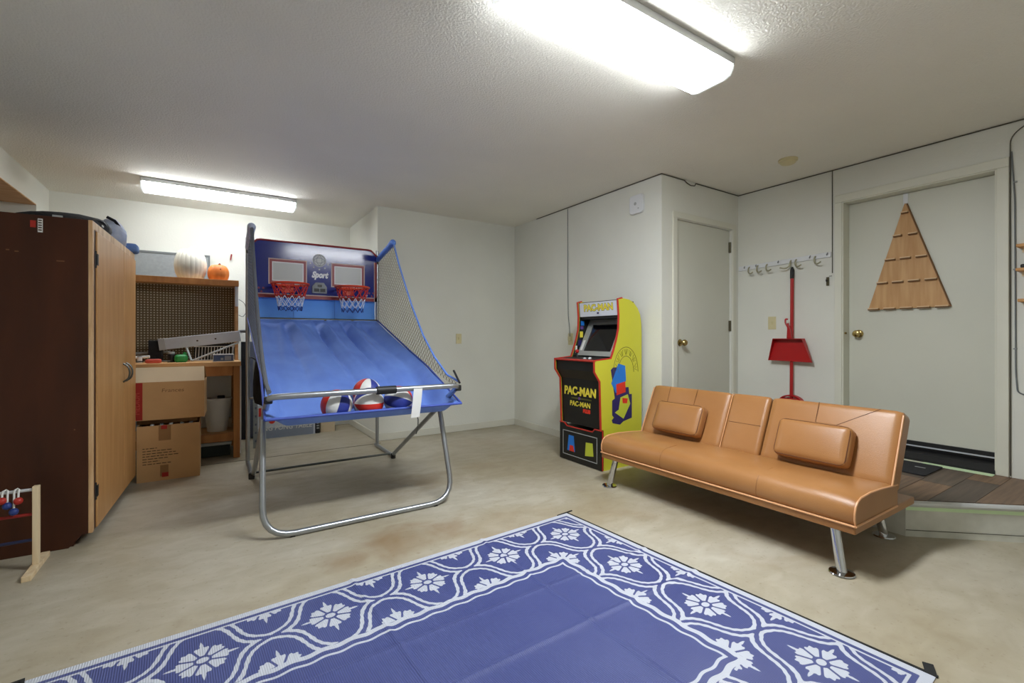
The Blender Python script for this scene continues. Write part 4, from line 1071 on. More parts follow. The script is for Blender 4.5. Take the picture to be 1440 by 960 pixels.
# ================================================================== CARTONS IN FRONT OF THE BENCH
def cartons():
    t = thing('moving_carton', 'open cardboard box with red taped edge and printed lines on the floor', 'box', (-0.28, 4.52, 0), 0.0, 'cardboard boxes in front of the bench')
    x0, x1, y0, y1, h, k = -0.474, -0.088, 4.345, 4.70, 0.415, 0.005
    for nm, b in (('panel', (x0, x1, y0, y0 + k, 0, h)), ('panel', (x0, x1, y1 - k, y1, 0, h)), ('panel', (x0, x0 + k, y0 + k, y1 - k, 0, h)), ('panel', (x1 - k, x1, y0 + k, y1 - k, 0, h)), ('base', (x0 + k, x1 - k, y0 + k, y1 - k, 0.001, 0.008))):
        p = MB().box(*b).build(nm, 'cardboard', t)
        if nm == 'panel' and b[3] == y0 + k: front = p
        if nm == 'panel' and b[0] == x1 - k: side = p
    def dec(nm, a, b, c, d, m_, e=0.0008): MB().box(a, b, y0 - e, y0 + 0.0002, c, d).build(nm, m_, front)
    dec('tape', -0.345, -0.270, 0.30, 0.413, 'cardboard_dark')
    dec('tape', -0.335, -0.285, 0.03, 0.115, 'cardboard_dark')
    dec('tape_red', -0.330, -0.293, 0.385, 0.414, 'print_red', 0.0014)
    dec('tape_red', -0.325, -0.285, 0.025, 0.058, 'print_red', 0.0014)
    for i, (w) in enumerate((0.085, 0.18, 0.20, 0.215, 0.15, 0.10, 0.17)):
        m = MB(); xx = -0.440
        while xx < -0.440 + w:
            q = random.uniform(0.012, 0.035); m.box(xx, min(xx + q, -0.440 + w), y0 - 0.0007, y0 + 0.0002, 0.245 - i * 0.0195, 0.2505 - i * 0.0195); xx += q + 0.006
        o = m.build('print_line', 'ink', front); o['kind'] = 'stuff'
    MB().box(x1, x1 + 0.0008, 4.36, 4.55, 0.36, 0.40).build('print_patch', 'red_tool', side)
    # contents
    for i in range(5):
        a = -0.44 + i * 0.062
        MB().tube([(a, 4.40 + 0.03 * (i % 2), 0.30), (a + 0.05, 4.46, 0.41 + 0.012 * (i % 3))], 0.012, 8).build('contents', ('paper', 'grey_tag', 'panel_white')[i % 3], t, smooth=True)
    MB().box(x0 + 0.012, x1 - 0.012, y0 + 0.012, y1 - 0.012, 0.25, 0.36).build('contents', 'black_cloth', t)
    # upper box: rests on the rim of the lower one, slightly turned
    u = thing('moving_carton', 'cardboard box with red strip reading medium, stacked on the lower box', 'box', (-0.27, 4.53, 0.4155), 0.0, 'cardboard boxes in front of the bench')
    M = T(-0.275, 4.545, 0.4165) @ Matrix.Rotation(-0.035, 4, 'Z') @ Matrix.Rotation(math.radians(0), 4, 'Y')
    X0, X1, Y0, Y1, Hh = -0.225, 0.222, -0.165, 0.165, 0.322
    def B(nm, b, m_, par=u, e=None):
        m = MB(); m.M = M; m.box(*b); return m.build(nm, m_, par)
    Z0 = 0.036
    # two battens of the lower box's open flaps carry it
    B('support_flap', (X0 + 0.02, X1 - 0.05, Y0 + 0.06, Y0 + 0.07, 0, Z0), 'cardboard_dark'); B('support_flap', (X0 + 0.02, X1 - 0.05, Y1 - 0.07, Y1 - 0.06, 0, Z0), 'cardboard_dark')
    fr = B('panel', (X0, X1, Y0, Y0 + k, Z0, Hh), 'cardboard'); B('panel', (X0, X1, Y1 - k, Y1, Z0, Hh), 'cardboard')
    B('panel', (X0, X0 + k, Y0 + k, Y1 - k, Z0, Hh), 'cardboard'); B('panel', (X1 - k, X1, Y0 + k, Y1 - k, Z0, Hh), 'cardboard'); B('base', (X0 + k, X1 - k, Y0 + k, Y1 - k, Z0, Z0 + 0.006), 'cardboard')
    st = B('red_strip', (X0 + 0.004, X0 + 0.062, Y0 - 0.0008, Y0 + 0.0002, Z0 + 0.004, Hh - 0.003), 'print_red', fr)
    text('lettering', 'MEDIUM', 0.046, M @ T(X0 + 0.031, Y0 - 0.0008, 0.165) @ FACE_NEG_Y @ Matrix.Rotation(PI / 2, 4, 'Z'), 'red_tool', fr, 0.0004, width=0.95)
    text('lettering', 'Frances', 0.040, M @ T(0.02, Y0 - 0.0002, 0.255) @ FACE_NEG_Y, 'cardboard_ink', fr, 0.0006, shear=0.1, width=1.15)
    # flaps: front one folded up and back, so its pale inside shows
    m = MB(); m.M = M
    q = Vector((0, 0.06, 0.108))
    vs = [(X0, Y0, Hh), (X1, Y0, Hh), (X1 - 0.004, Y0 + q.y, Hh + q.z), (X0 + 0.01, Y0 + q.y, Hh + q.z)]
    vs += [(a, b + 0.003, c - 0.003) for a, b, c in vs]
    m.add(vs, [(0, 1, 2, 3), (7, 6, 5, 4), (0, 4, 5, 1), (1, 5, 6, 2), (2, 6, 7, 3), (3, 7, 4, 0)])
    part_label(m.build('flap', 'cardboard_light', u), 'pale folded top flap')
    m = MB(); m.M = M
    vs = [(X0, Y1, Hh), (X1, Y1, Hh), (X1, Y0 + 0.068, Hh + 0.112), (X0 + 0.01, Y0 + 0.068, Hh + 0.112)]
    vs += [(a, b, c - 0.004) for a, b, c in vs]
    m.add(vs, [(0, 1, 2, 3), (7, 6, 5, 4), (0, 4, 5, 1), (1, 5, 6, 2), (2, 6, 7, 3), (3, 7, 4, 0)])
    m.build('flap', 'cardboard', u)
cartons()

# ================================================================== THINGS AGAINST THE FAR WALL
gp = thing('insulation_board', 'grey fibre board standing behind the hutch against the far wall', 'board', (-0.52, 5.88, 0))
MB().box(-1.05, -0.045, 5.865, 5.885, 0.0, 1.925).build('sheet', 'grey_panel', gp)
MB().box(-1.05, -0.045, 5.858, 5.89, 1.925, 1.945).box(-0.045, -0.03, 5.858, 5.89, 0.0, 1.945).build('edging', 'grey_panel_edge', gp)
ft = thing('folded_table', 'folded black edged grey table leaning upright beside the workbench', 'folded table', (0.36, 5.66, 0))
MB().box(0.245, 0.318, 5.60, 5.66, 0.0, 1.03).build('edge_frame', 'table_black', ft, bevel=0.004)
MB().box(0.318, 0.92, 5.62, 5.65, 0.01, 1.03).build('table_top', 'table_grey', ft, bevel=0.004)
MB().box(0.318, 0.92, 5.665, 5.69, 0.01, 1.03).build('table_top', 'table_grey', ft, bevel=0.004)
po_ = thing('slotted_post', 'grey slotted metal post standing behind the left side of the game frame', 'post', (0.345, 5.0, 0))
m = MB().box(0.325, 0.329, 5.10, 5.135, 0, 0.86).box(0.329, 0.362, 5.10, 5.104, 0, 0.86)
m.build('angle', 'grey_panel', po_)
for i in range(10):
    MB().box(0.338, 0.352, 5.0985, 5.1002, 0.06 + i * 0.08, 0.08 + i * 0.08).build('slot', 'table_grey', po_)
bk = thing('black_bag', 'black cloth bag hanging behind the left side of the basketball game', 'bag', (0.33, 4.46, 0.5))
pts = [(0.335, 4.44, 0.50), (0.34, 4.44, 0.51), (0.345, 4.44, 0.58), (0.345, 4.445, 0.68), (0.34, 4.45, 0.78), (0.325, 4.46, 0.86), (0.31, 4.465, 0.885)]
b = MB(); b.tube([Vector(p) for p in pts], [0.015, 0.05, 0.066, 0.066, 0.055, 0.03, 0.012], 18)
b.build('sack', 'black_cloth', bk, smooth=True, angle=80)
MB().tube(fillet([(0.31, 4.462, 0.875), (0.285, 4.475, 0.90), (0.266, 4.50, 0.905), (0.285, 4.52, 0.90), (0.32, 4.47, 0.87)], 0.02), 0.006, 8).build('strap', 'black', bk, smooth=True)
pp = thing('table_tennis_box', 'white and grey box reading ping pong with red dots on the floor', 'box', (0.66, 5.54, 0))
MB().box(0.36, 0.955, 5.515, 5.585, 0.0, 0.36).build('carton', 'box_print', pp, bevel=0.002)
MB().box(0.362, 0.935, 5.5142, 5.5152, 0.004, 0.11).build('print_band', 'box_shade', pp)
for i in range(5):
    m = MB(); m.M = T(0.525 + i * 0.083, 5.515, 0.185) @ Matrix.Rotation(PI / 2, 4, 'X'); m.lathe([(0.030, 0), (0.030, 0.001)], 18); m.build('print_dot', 'art_red', pp)
MB().box(0.40, 0.425, 5.5138, 5.5152, 0.24, 0.33).build('print_dot', 'art_red', pp)
text('lettering', 'PING PONG TABLE', 0.068, T(0.655, 5.5142, 0.105) @ FACE_NEG_Y, 'paper', pp, 0.0008, shear=0.15, width=0.92, offset=0.001)
db = thing('narrow_box', 'narrow dark box with white print beside the ping pong box', 'box', (0.99, 5.56, 0))
MB().box(0.965, 1.005, 5.53, 5.60, 0.0, 0.30).build('carton', 'black', db)
for i in range(5): MB().box(0.972, 0.998, 5.5288, 5.5302, 0.05 + i * 0.028, 0.066 + i * 0.028).build('print_mark', 'grey_tag', db)
bx = thing('small_brown_box', 'plain tan cardboard box at the end of the row on the floor', 'box', (1.10, 5.6, 0))
MB().box(1.02, 1.175, 5.56, 5.68, 0.0, 0.16).build('carton', 'cardboard_light', bx, bevel=0.002)
MB().box(1.02, 1.175, 5.61, 5.63, 0.16, 0.1608).build('tape', 'cardboard', bx)
cd = MB().tube([(0.205, 5.925, 1.15), (1.42, 5.925, 1.15)], 0.009, 8).build('conduit', 'grey_panel_edge', None, origin=(0.8, 5.925, 1.15), smooth=True)
tag(cd, 'thin grey conduit running along the far wall behind the game', 'pipe')
wl_ = MB().tube(fillet([(0.205, 5.14, 1.44), (0.25, 5.13, 1.41), (0.275, 5.12, 1.33), (0.24, 5.13, 1.27), (0.205, 5.14, 1.29)], 0.05), 0.003, 6).build('hanging_wire', 'grey_panel_edge', None, origin=(0.205, 5.14, 1.36), smooth=True)
tag(wl_, 'thin looped wire hanging at the right side of the hutch', 'wire')
hk = MB().tube([(0.168, 5.925, 1.985), (0.162, 5.91, 1.95), (0.158, 5.905, 1.92)], 0.007, 8).build('wall_hook', 'board_red', None, origin=(0.168, 5.925, 1.985), smooth=True)
tag(hk, 'small reddish hook on the far wall above the orange pumpkin', 'hook')

# ================================================================== BASKETBALL GAME
def game():
    t = thing('basketball_game', 'blue two hoop arcade basketball game on a folding steel frame', 'basketball game', (0.8, 3.6, 0))
    xl, xr = 0.245, 1.345
    R = 0.0165
    def tb(nm, pts, r=R, m_='steel', par=t, fl=0.09, seg=12):
        return MB().tube(fillet(pts, fl, 6) if fl else pts, r, seg).build(nm, m_, par, smooth=True)
    # front U legs, lean back
    tb('front_legs', [(xl - 0.01, 2.965, 0.62), (xl - 0.03, 2.735, 0.018), (xr - 0.03, 2.735, 0.018), (xr - 0.03, 2.965, 0.62)], fl=0.16)
    for x in (0.36, 1.19):
        MB().box(x - 0.012, x + 0.012, 2.725, 2.747, 0.0, 0.012).build('foot_pad', 'black', t)
    # diagonal tubes + front rail
    rail = tb('front_rail', [(xl + 0.012, 4.03, 0.03), (xl - 0.008, 2.69, 0.765), (xr - 0.012, 2.69, 0.765), (xr + 0.0, 4.03, 0.03)], fl=0.05)
    for x in (xl - 0.004, xr - 0.006):
        MB().box(x - 0.020, x + 0.020, 2.700, 2.735, 0.728, 0.766).build('corner_joint', 'black', t, bevel=0.006)
    g = MB().tube([(0.80, 2.69, 0.765), (0.915, 2.69, 0.765)], 0.024, 14).build('grip', 'black', rail, smooth=True)
    # rear uprights, base rails, cross bars
    for x in (xl, xr):
        tb('upright', [(x, 4.50, 0.03), (x, 4.50, 1.92)], fl=0)
        tb('base_rail', [(x, 4.55, 0.022), (x, 4.02, 0.022)], fl=0)
        m = MB(); m.M = T(x, 4.02, 0); m.lathe([(0.021, 0), (0.022, 0.03), (0.019, 0.045)], 14); m.build('foot_cap', 'black', t, smooth=True)
    tb('cross_bar', [(xl, 4.08, 0.03), (xr, 4.08, 0.03)], 0.0095, 'steel_dark', fl=0)
    tb('cross_bar', [(xl, 4.49, 1.236), (xr, 4.49, 1.236)], 0.013, 'steel_dark', fl=0)
    tb('cross_bar', [(xl, 4.50, 0.56), (xl + 0.07, 4.45, 0.56)], 0.009, fl=0)
    # upper arms carrying the nets, wrapped in cloth at the tip
    for x in (xl, xr):
        tb('upper_arm', [(x, 4.50, 1.78), (x, 4.47, 1.86), (x, 4.03, 1.925)], 0.013, 'steel_dark', fl=0.05)
        b = MB().tube([(x, 4.47, 1.83), (x, 4.30, 1.868), (x, 4.12, 1.90), (x, 4.03, 1.92), (x, 4.0, 1.905)], [0.022, 0.026, 0.026, 0.03, 0.012], 12).build('arm_sleeve', 'hem_light' if x == xr else 'chair_cloth', t, smooth=True)
        part_label(b, 'blue cloth sleeve')
        if x == xr: MB().tube([(x, 2.70, 0.78), (x, 2.79, 0.855)], 0.007, 8).build('net_rod', 'black', t, smooth=True)
    # side nets
    poly = [(4.47, 1.84), (4.49, 1.245), (4.0, 1.09), (3.61, 0.975), (3.24, 0.865), (2.75, 0.745), (2.72, 0.79), (2.89, 0.82), (3.10, 0.93), (3.32, 1.09), (3.56, 1.33), (3.72, 1.52), (3.88, 1.72), (4.0, 1.90)]
    def clipline(p, d):
        ts = []
        n = len(poly)
        for i in range(n):
            a, b = poly[i], poly[(i + 1) % n]
            ex, ey = b[0] - a[0], b[1] - a[1]
            den = d[0] * ey - d[1] * ex
            if abs(den) < 1e-9: continue
            tt = ((a[0] - p[0]) * ey - (a[1] - p[1]) * ex) / den
            s = ((a[0] - p[0]) * d[1] - (a[1] - p[1]) * d[0]) / den
            if 0 <= s < 1: ts.append(tt)
        ts.sort()
        return [(ts[i], ts[i + 1]) for i in range(0, len(ts) - 1, 2)]
    for x, m_ in ((xl, 'net_dark'), (xr, 'net_cord')):
        m = MB()
        for d in ((math.cos(0.95), math.sin(0.95)), (math.cos(-0.62), math.sin(-0.62))):
            nn = (-d[1], d[0])
            for k in range(-110, 110):
                p = (3.6 + nn[0] * k * 0.034, 1.3 + nn[1] * k * 0.034)
                for (a, b) in clipline(p, d):
                    if b - a < 0.01: continue
                    P0 = (x, p[0] + d[0] * a, p[1] + d[1] * a); P1 = (x, p[0] + d[0] * b, p[1] + d[1] * b)
                    m.tube([P0, P1], 0.0018, 3)
        o = m.build('side_net', m_, t); o['kind'] = 'stuff'; part_label(o, 'diamond mesh side net')
        hem = poly[6:]
        MB().tube([(x, a, b) for a, b in hem], 0.007 if x == xr else 0.012, 8).build('net_hem', 'hem_light' if x == xr else 'net_dark', t, smooth=True)
    # ramp cloth
    prof = [(4.49, 1.236), (4.25, 1.150), (4.0, 1.062), (3.75, 0.98), (3.5, 0.90), (3.3, 0.812), (3.15, 0.718), (3.05, 0.650), (2.97, 0.613), (2.88, 0.600), (2.81, 0.592), (2.755, 0.599), (2.715, 0.642)]
    ez = [1.236, 1.16, 1.083, 1.008, 0.938, 0.878, 0.828, 0.790, 0.755, 0.712, 0.672, 0.655, 0.648]
    P = [Vector((0, a, b)) for a, b in prof]
    cum = [0.0]
    for i in range(1, len(P)): cum.append(cum[-1] + (P[i] - P[i - 1]).length)
    folds = [(0.08, 0.05, 0.035, 0.030), (0.24, 0.03, -0.040, 0.022), (0.33, 0.10, 0.040, 0.035), (0.49, 0.10, -0.045, 0.020), (0.57, 0.14, 0.040, 0.030), (0.70, 0.08, -0.050, 0.018), (0.77, 0.10, 0.042, 0.026), (0.88, 0.16, -0.040, 0.024), (0.18, -0.14, 0.02, 0.022), (0.42, 0.22, 0.014, 0.02)]
    def fn(u, v):
        s = v * cum[-1]
        i = max(q for q in range(len(cum)) if cum[q] <= s + 1e-9); i = min(i, len(cum) - 2)
        p = P[i].lerp(P[i + 1], (s - cum[i]) / (cum[i + 1] - cum[i]))
        spread = 0.03 * max(0, (v - 0.78) / 0.22)
        x = xl + 0.012 - spread + (xr - xl - 0.024 + 2 * spread) * u
        e = math.sin(PI * u) ** 0.5
        w_ = min(1.0, min(u, 1 - u) / 0.10); w_ = w_ * w_ * (3 - 2 * w_)
        zz = ez[i] + (ez[i + 1] - ez[i]) * (s - cum[i]) / (cum[i + 1] - cum[i])
        p = Vector((0, p.y, p.z * w_ + zz * (1 - w_)))
        dz = -0.022 * e * math.sin(PI * min(1, v / 0.8)) if v < 0.8 else 0.0
        amp = min(1.0, v / 0.12) * math.exp(-(v / 0.62) ** 2)
        for (u0, sl, a, w) in folds:
            dz += a * amp * e * math.exp(-((u - u0 - sl * (v - 0.3)) / w) ** 2)
        dz += 0.006 * math.sin(u * 31 + v * 4) * e * math.exp(-((v - 0.03) / 0.06) ** 2)
        return (x, p.y, p.z + dz * min(1, max(0, (0.86 - v) / 0.15)))
    ramp = MB().grid(fn, 90, 70, thick=(0, 0.0015, -0.003)).build('ramp_cloth', 'ramp_blue', t, smooth=True, angle=60)
    part_label(ramp, 'blue cloth ball return ramp')
    MB().tube([(xl - 0.02, 2.713, 0.645), (xr + 0.02, 2.713, 0.645)], 0.008, 8).build('front_hem', 'hem_blue', ramp, smooth=True)
    for (a, b) in ((0.02, 0.28), (0.30, 0.55), (0.57, 0.77), (0.79, 0.985)):
        MB().tube([(xl + (xr - xl) * a, 4.478, 1.222), (xl + (xr - xl) * b, 4.478, 1.222)], 0.014, 10).build('top_sleeve', 'ramp_blue', ramp, smooth=True)
    # right-hand wing of the cloth tray
    MB().tube([(xr + 0.02, 2.72, 0.645), (xr + 0.01, 2.95, 0.74), (xr + 0.002, 3.24, 0.858), (xr, 3.61, 0.968), (xr, 4.48, 1.236)], 0.007, 8).tube([(xl - 0.02, 2.72, 0.645), (xl - 0.01, 2.95, 0.74), (xl, 3.24, 0.858), (xl, 3.61, 0.968), (xl, 4.48, 1.236)], 0.007, 8).build('side_hem', 'hem_blue', ramp, smooth=True)['kind'] = 'stuff'
    # light blue band under the backboard
    def fb(u, v): return (xl + 0.02 + (xr - xl - 0.04) * u, 4.505 + 0.01 * math.sin(PI * v) + 0.004 * math.sin(u * 20), 1.24 + 0.19 * v)
    part_label(MB().grid(fb, 30, 6, thick=(0, 0.003, 0)).build('lower_band', 'light_blue', t, smooth=True), 'light blue cloth band')
    for x in (0.60, 0.95): MB().tube([(x, 4.502, 1.245), (x, 4.502, 1.42)], 0.0012, 5).build('band_seam', 'hem_blue', t)
    # backboard: flat glossy sheet with clipped top corners
    y0 = 4.475
    cut = 0.055
    zb, zt = 1.42, 1.915
    rr = 0.17
    def fbd(u, v):
        z = zb + (zt - zb) * v
        x = xl + 0.012 + (xr - xl - 0.024) * u
        ztop = zt - max(0, cut * (1 - min(u, 1 - u) / 0.055))
        z = zb + (ztop - zb) * v
        dy = 0.0
        return (x, y0 + roll(z), z)
    def roll(z):
        q = z - (zt - rr)
        return 0.0
    bd = MB().grid(fbd, 60, 40, thick=(0, 0.008, 0)).build('backboard', 'navy_board', t, smooth=True, angle=70)
    part_label(bd, 'navy backboard with red trim')
    yb = y0 - 0.001
    def flat(nm, poly_, m_, d=0.001, par=bd): return MB().prism(poly_, 'y', y0 - d, y0 + 0.0005).build(nm, m_, par)
    xa, xb_ = xl + 0.012, xr - 0.012
    flat('red_border', [(xa, zb), (xb_, zb), (xb_, zb + 0.03), (xa, zb + 0.03)], 'board_red')
    flat('border_line', [(xa, zb + 0.030), (xb_, zb + 0.030), (xb_, zb + 0.038), (xa, zb + 0.038)], 'board_line')
    flat('red_border', [(xa, zb), (xa + 0.02, zb), (xa + 0.02, 1.80), (xa, 1.80)], 'board_red')
    flat('red_border', [(xb_ - 0.02, zb), (xb_, zb), (xb_, 1.80), (xb_ - 0.02, 1.80)], 'board_red')
    flat('border_line', [(xb_ - 0.027, zb), (xb_ - 0.02, zb), (xb_ - 0.02, 1.80), (xb_ - 0.027, 1.80)], 'board_line', 0.0013)
    # rounded top border follows the roll
    m = MB(); m.tube([fbd(u / 40, 1.0) for u in range(41)], 0.009, 8); m.build('top_border', 'board_red', bd, smooth=True)
    for (wa, wb, za, zz) in ((0.404, 0.700, 1.545, 1.757), (0.918, 1.212, 1.545, 1.757)):
        def fr_(e0, e1, m_, d):
            m = MB()
            a0, a1, b0, b1 = wa + e0, wb - e0, za + e0, zz - e0
            w = e1 - e0
            for bb in ((a0, a1, b0, b0 + w), (a0, a1, b1 - w, b1), (a0, a0 + w, b0 + w, b1 - w), (a1 - w, a1, b0 + w, b1 - w)):
                m.box(bb[0], bb[1], y0 - d, y0 + 0.0005, bb[2], bb[3])
            m.build('target_frame', m_, bd)
        fr_(-0.006, 0.003, 'board_line', 0.0012); fr_(0.003, 0.022, 'board_red', 0.0016); fr_(0.022, 0.030, 'board_white', 0.0012)
        flat('target_window', [(wa + 0.03, za + 0.03), (wb - 0.03, za + 0.03), (wb - 0.03, zz - 0.03), (wa + 0.03, zz - 0.03)], 'board_grey', 0.001)
    text('lettering', 'Sport', 0.074, T(0.812, y0 - 0.001, 1.642) @ FACE_NEG_Y, 'board_white', bd, 0.0008, shear=0.3, width=0.80, offset=0.0045)
    # emblem: ball and stars
    EZ = 1.775
    def on(x, z, d): return (x, y0 + roll(z) - d, z)
    MB().grid(lambda u, v: on(0.81 + 0.058 * v * math.cos(2 * PI * u), EZ + 0.058 * v * math.sin(2 * PI * u), 0.0012), 28, 5).build('emblem', 'board_grey', bd, smooth=True)
    m = MB()
    m.tube([on(0.81 + 0.05 * math.cos(a), EZ + 0.05 * math.sin(a), 0.0014) for a in [2 * PI * k / 24 for k in range(24)]], 0.0022, 4, closed=True)
    for k in (-0.022, 0.022):
        m.tube([on(0.81 + k * (1 - (s * s)), EZ + 0.048 * s, 0.0014) for s in [-1 + 2 * i / 10 for i in range(11)]], 0.0016, 4)
        m.tube([on(0.81 + 0.048 * s, EZ + k * (1 - s * s), 0.0014) for s in [-1 + 2 * i / 10 for i in range(11)]], 0.0016, 4)
    m.build('emblem_line', 'table_grey', bd)['kind'] = 'stuff'
    for k, a in enumerate((-2.75, -2.2, -1.57, -0.95, -0.4)):
        cx, cz = 0.81 + 0.082 * math.cos(a), EZ + 0.082 * math.sin(a)
        flat('star', [(cx + (0.010 if i % 2 == 0 else 0.004) * math.sin(2 * PI * i / 10), cz + (0.010 if i % 2 == 0 else 0.004) * math.cos(2 * PI * i / 10)) for i in range(10)], 'board_grey', 0.0012)
    # little corner stars low on the board
    for (cx, cz) in ((0.30, 1.475), (0.325, 1.50), (0.345, 1.47), (0.36, 1.50), (1.235, 1.475), (1.26, 1.50), (1.285, 1.472), (1.30, 1.502)):
        flat('star', [(cx + (0.013 if i % 2 == 0 else 0.005) * math.sin(2 * PI * i / 10), cz + (0.013 if i % 2 == 0 else 0.005) * math.cos(2 * PI * i / 10)) for i in range(10)], 'board_white' if cx * 100 % 2 > 1 else 'board_red', 0.0016)
    # scoreboard
    sc = MB().prism([(0.748, 1.475), (0.872, 1.475), (0.872, 1.535), (0.845, 1.572), (0.775, 1.572), (0.748, 1.535)], 'y', y0 - 0.02, y0).build('scoreboard', 'grey_panel', t, bevel=0.004)
    MB().box(0.762, 0.806, y0 - 0.0215, y0 - 0.0198, 1.488, 1.518).build('display', 'black_gloss', sc)
    MB().box(0.814, 0.858, y0 - 0.0215, y0 - 0.0198, 1.488, 1.518).build('display', 'black_gloss', sc)
    MB().box(0.792, 0.828, y0 - 0.0215, y0 - 0.0198, 1.532, 1.552).build('display', 'black_gloss', sc)
    # hoops with nets
    for cx in (0.548, 1.062):
        cy, cz, hr = y0 - 0.17, 1.528, 0.145
        rim = MB().tube([(cx + hr * math.cos(2 * PI * k / 32), cy + hr * math.sin(2 * PI * k / 32), cz) for k in range(32)], 0.009, 8, closed=True).build('hoop_rim', 'hoop_orange', t, smooth=True)
        MB().box(cx - 0.05, cx + 0.05, y0 - 0.008, y0 - 0.0005, cz - 0.06, cz + 0.02).box(cx - 0.028, cx + 0.028, cy + hr - 0.004, y0 - 0.006, cz - 0.012, cz + 0.006).build('bracket', 'hoop_orange', rim, bevel=0.003)
        nl = [(0.143, 0), (0.128, -0.05), (0.112, -0.105), (0.10, -0.15), (0.094, -0.19), (0.09, -0.225)]
        mats_ = ['hoop_net_red', 'hoop_net_red', 'hoop_net_white', 'hoop_net_white', 'hoop_net_blue']
        ms = {k: MB() for k in set(mats_)}
        NN = 12
        for li in range(5):
            r0, z0 = nl[li]; r1, z1 = nl[li + 1]
            for k in range(NN):
                for sgn in (-1, 1):
                    a0 = 2 * PI * (k + 0.5 * (li % 2)) / NN; a1 = a0 + sgn * PI / NN
                    ms[mats_[li]].tube([(cx + r0 * math.cos(a0), cy + r0 * math.sin(a0), cz + z0), (cx + r1 * math.cos(a1), cy + r1 * math.sin(a1), cz + z1)], 0.0042 if li < 2 else 0.0032, 4)
        for k_, m in ms.items():
            o = m.build('net_cord', k_, rim); o['kind'] = 'stuff'
    # tag hanging from the rail, cord to the sensor
    tg = MB().grid(lambda u, v: (1.02 + 0.055 * u - 0.02 * v, 2.668 - 0.004 * math.sin(v * 3), 0.765 - 0.175 * v), 4, 10, thick=(0, -0.0015, 0)).build('paper_tag', 'paper', t, smooth=True)
    part_label(tg, 'white paper tag hanging from the rail')
    MB().tube([(1.045, 2.70, 0.62), (1.08, 2.75, 0.56), (1.11, 2.83, 0.49), (1.125, 2.9, 0.44)], 0.004, 6).build('cord', 'grey_panel_edge', t, smooth=True)
game()
def ball(c, r, rot, label):
    m = MB(); seg, ring = 48, 24
    vs = []; fs = []; mi = []
    for i in range(ring + 1):
        a = PI * i / ring
        for k in range(seg):
            q = 2 * PI * k / seg
            vs.append((r * math.sin(a) * math.cos(q), r * math.sin(a) * math.sin(q), -r * math.cos(a)))
    pal = [0, 1, 2, 1, 0, 1, 2, 1]
    o = MB()
    o.v = vs
    for i in range(ring):
        for k in range(seg):
            l = (k + 1) % seg
            o.f.append((i * seg + k, i * seg + l, (i + 1) * seg + l, (i + 1) * seg + k)); o.mi.append(pal[k // 6])
    R = Matrix.Rotation(rot[2], 4, 'Z') @ Matrix.Rotation(rot[1], 4, 'Y') @ Matrix.Rotation(rot[0], 4, 'Z')
    o.v = [tuple(R @ Vector(p)) for p in o.v]
    b = o.build('basketball', ['ball_red', 'ball_white', 'ball_blue'], None, origin=c, local=True, smooth=True, angle=80)
    return tag(b, label, 'basketball', 'red white and blue basketballs')

BR = 0.0885
ball((0.601, 2.80, 0.593 + BR + 0.003), BR, (3.05, 0.3, 0.0), 'front left basketball in the game tray, mostly red at its left')
ball((0.786, 2.80, 0.593 + BR + 0.003), BR, (0.785, 1.571, -3.04), 'middle front basketball in the game tray, red stripe across')
ball((0.969, 2.80, 0.593 + BR + 0.003), BR, (-0.39, 1.40, 2.566), 'right basketball in the game tray, behind the white tag')
ball((0.825, 2.982, 0.724), BR, (2.9, 0.2, 0.2), 'basketball lying behind the other three on the ramp')

# ================================================================== LADDER TOSS GAME
def ladder():
    t = thing('ladder_toss_stand', 'small wooden ladder toss stand in front of the wardrobe side', 'toy', (-0.95, 3.0, 0))
    for x in (-0.692, -1.21):
        MB().box(x - 0.011, x + 0.011, 2.992, 3.022, 0.024, 0.386).build('post', 'pale_wood', t, bevel=0.002)
        MB().box(x - 0.016, x + 0.016, 2.865, 3.15, 0.0, 0.024).build('foot', 'pale_wood', t, bevel=0.002)
    for z, m_ in ((0.370, 'rung_white'), (0.256, 'rung_red'), (0.137, 'rung_blue')):
        MB().tube([(-1.20, 3.007, z), (-0.70, 3.007, z)], 0.007, 10).build('rung', m_, t, smooth=True)
ladder()
for (xa, za, xb, zb, lab) in ((-0.746, 0.331, -0.760, 0.285, 'red and blue ball bola hanging nearest the post of the ladder toss'), (-0.798, 0.340, -0.781, 0.315, 'red and blue ball bola hanging farther left on the ladder toss')):
    t = thing('bola', lab, 'toy', ((xa + xb) / 2, 3.007, 0.377), 0, 'bolas hanging on the ladder toss')
    MB().sphere((xa, 2.985, za), 0.0165, 16, 12).build('ball', 'wood_red', t, smooth=True)
    MB().sphere((xb, 2.985, zb), 0.0165, 16, 12).build('ball', 'wood_blue', t, smooth=True)
    MB().tube([(xb, 2.985, zb), (xb, 2.990, 0.366), (xb, 2.998, 0.379), ((xa + xb) / 2, 3.007, 0.3825), (xa, 2.998, 0.379), (xa, 2.990, 0.366), (xa, 2.985, za)], 0.004, 6).build('cord', 'paper', t, smooth=True)

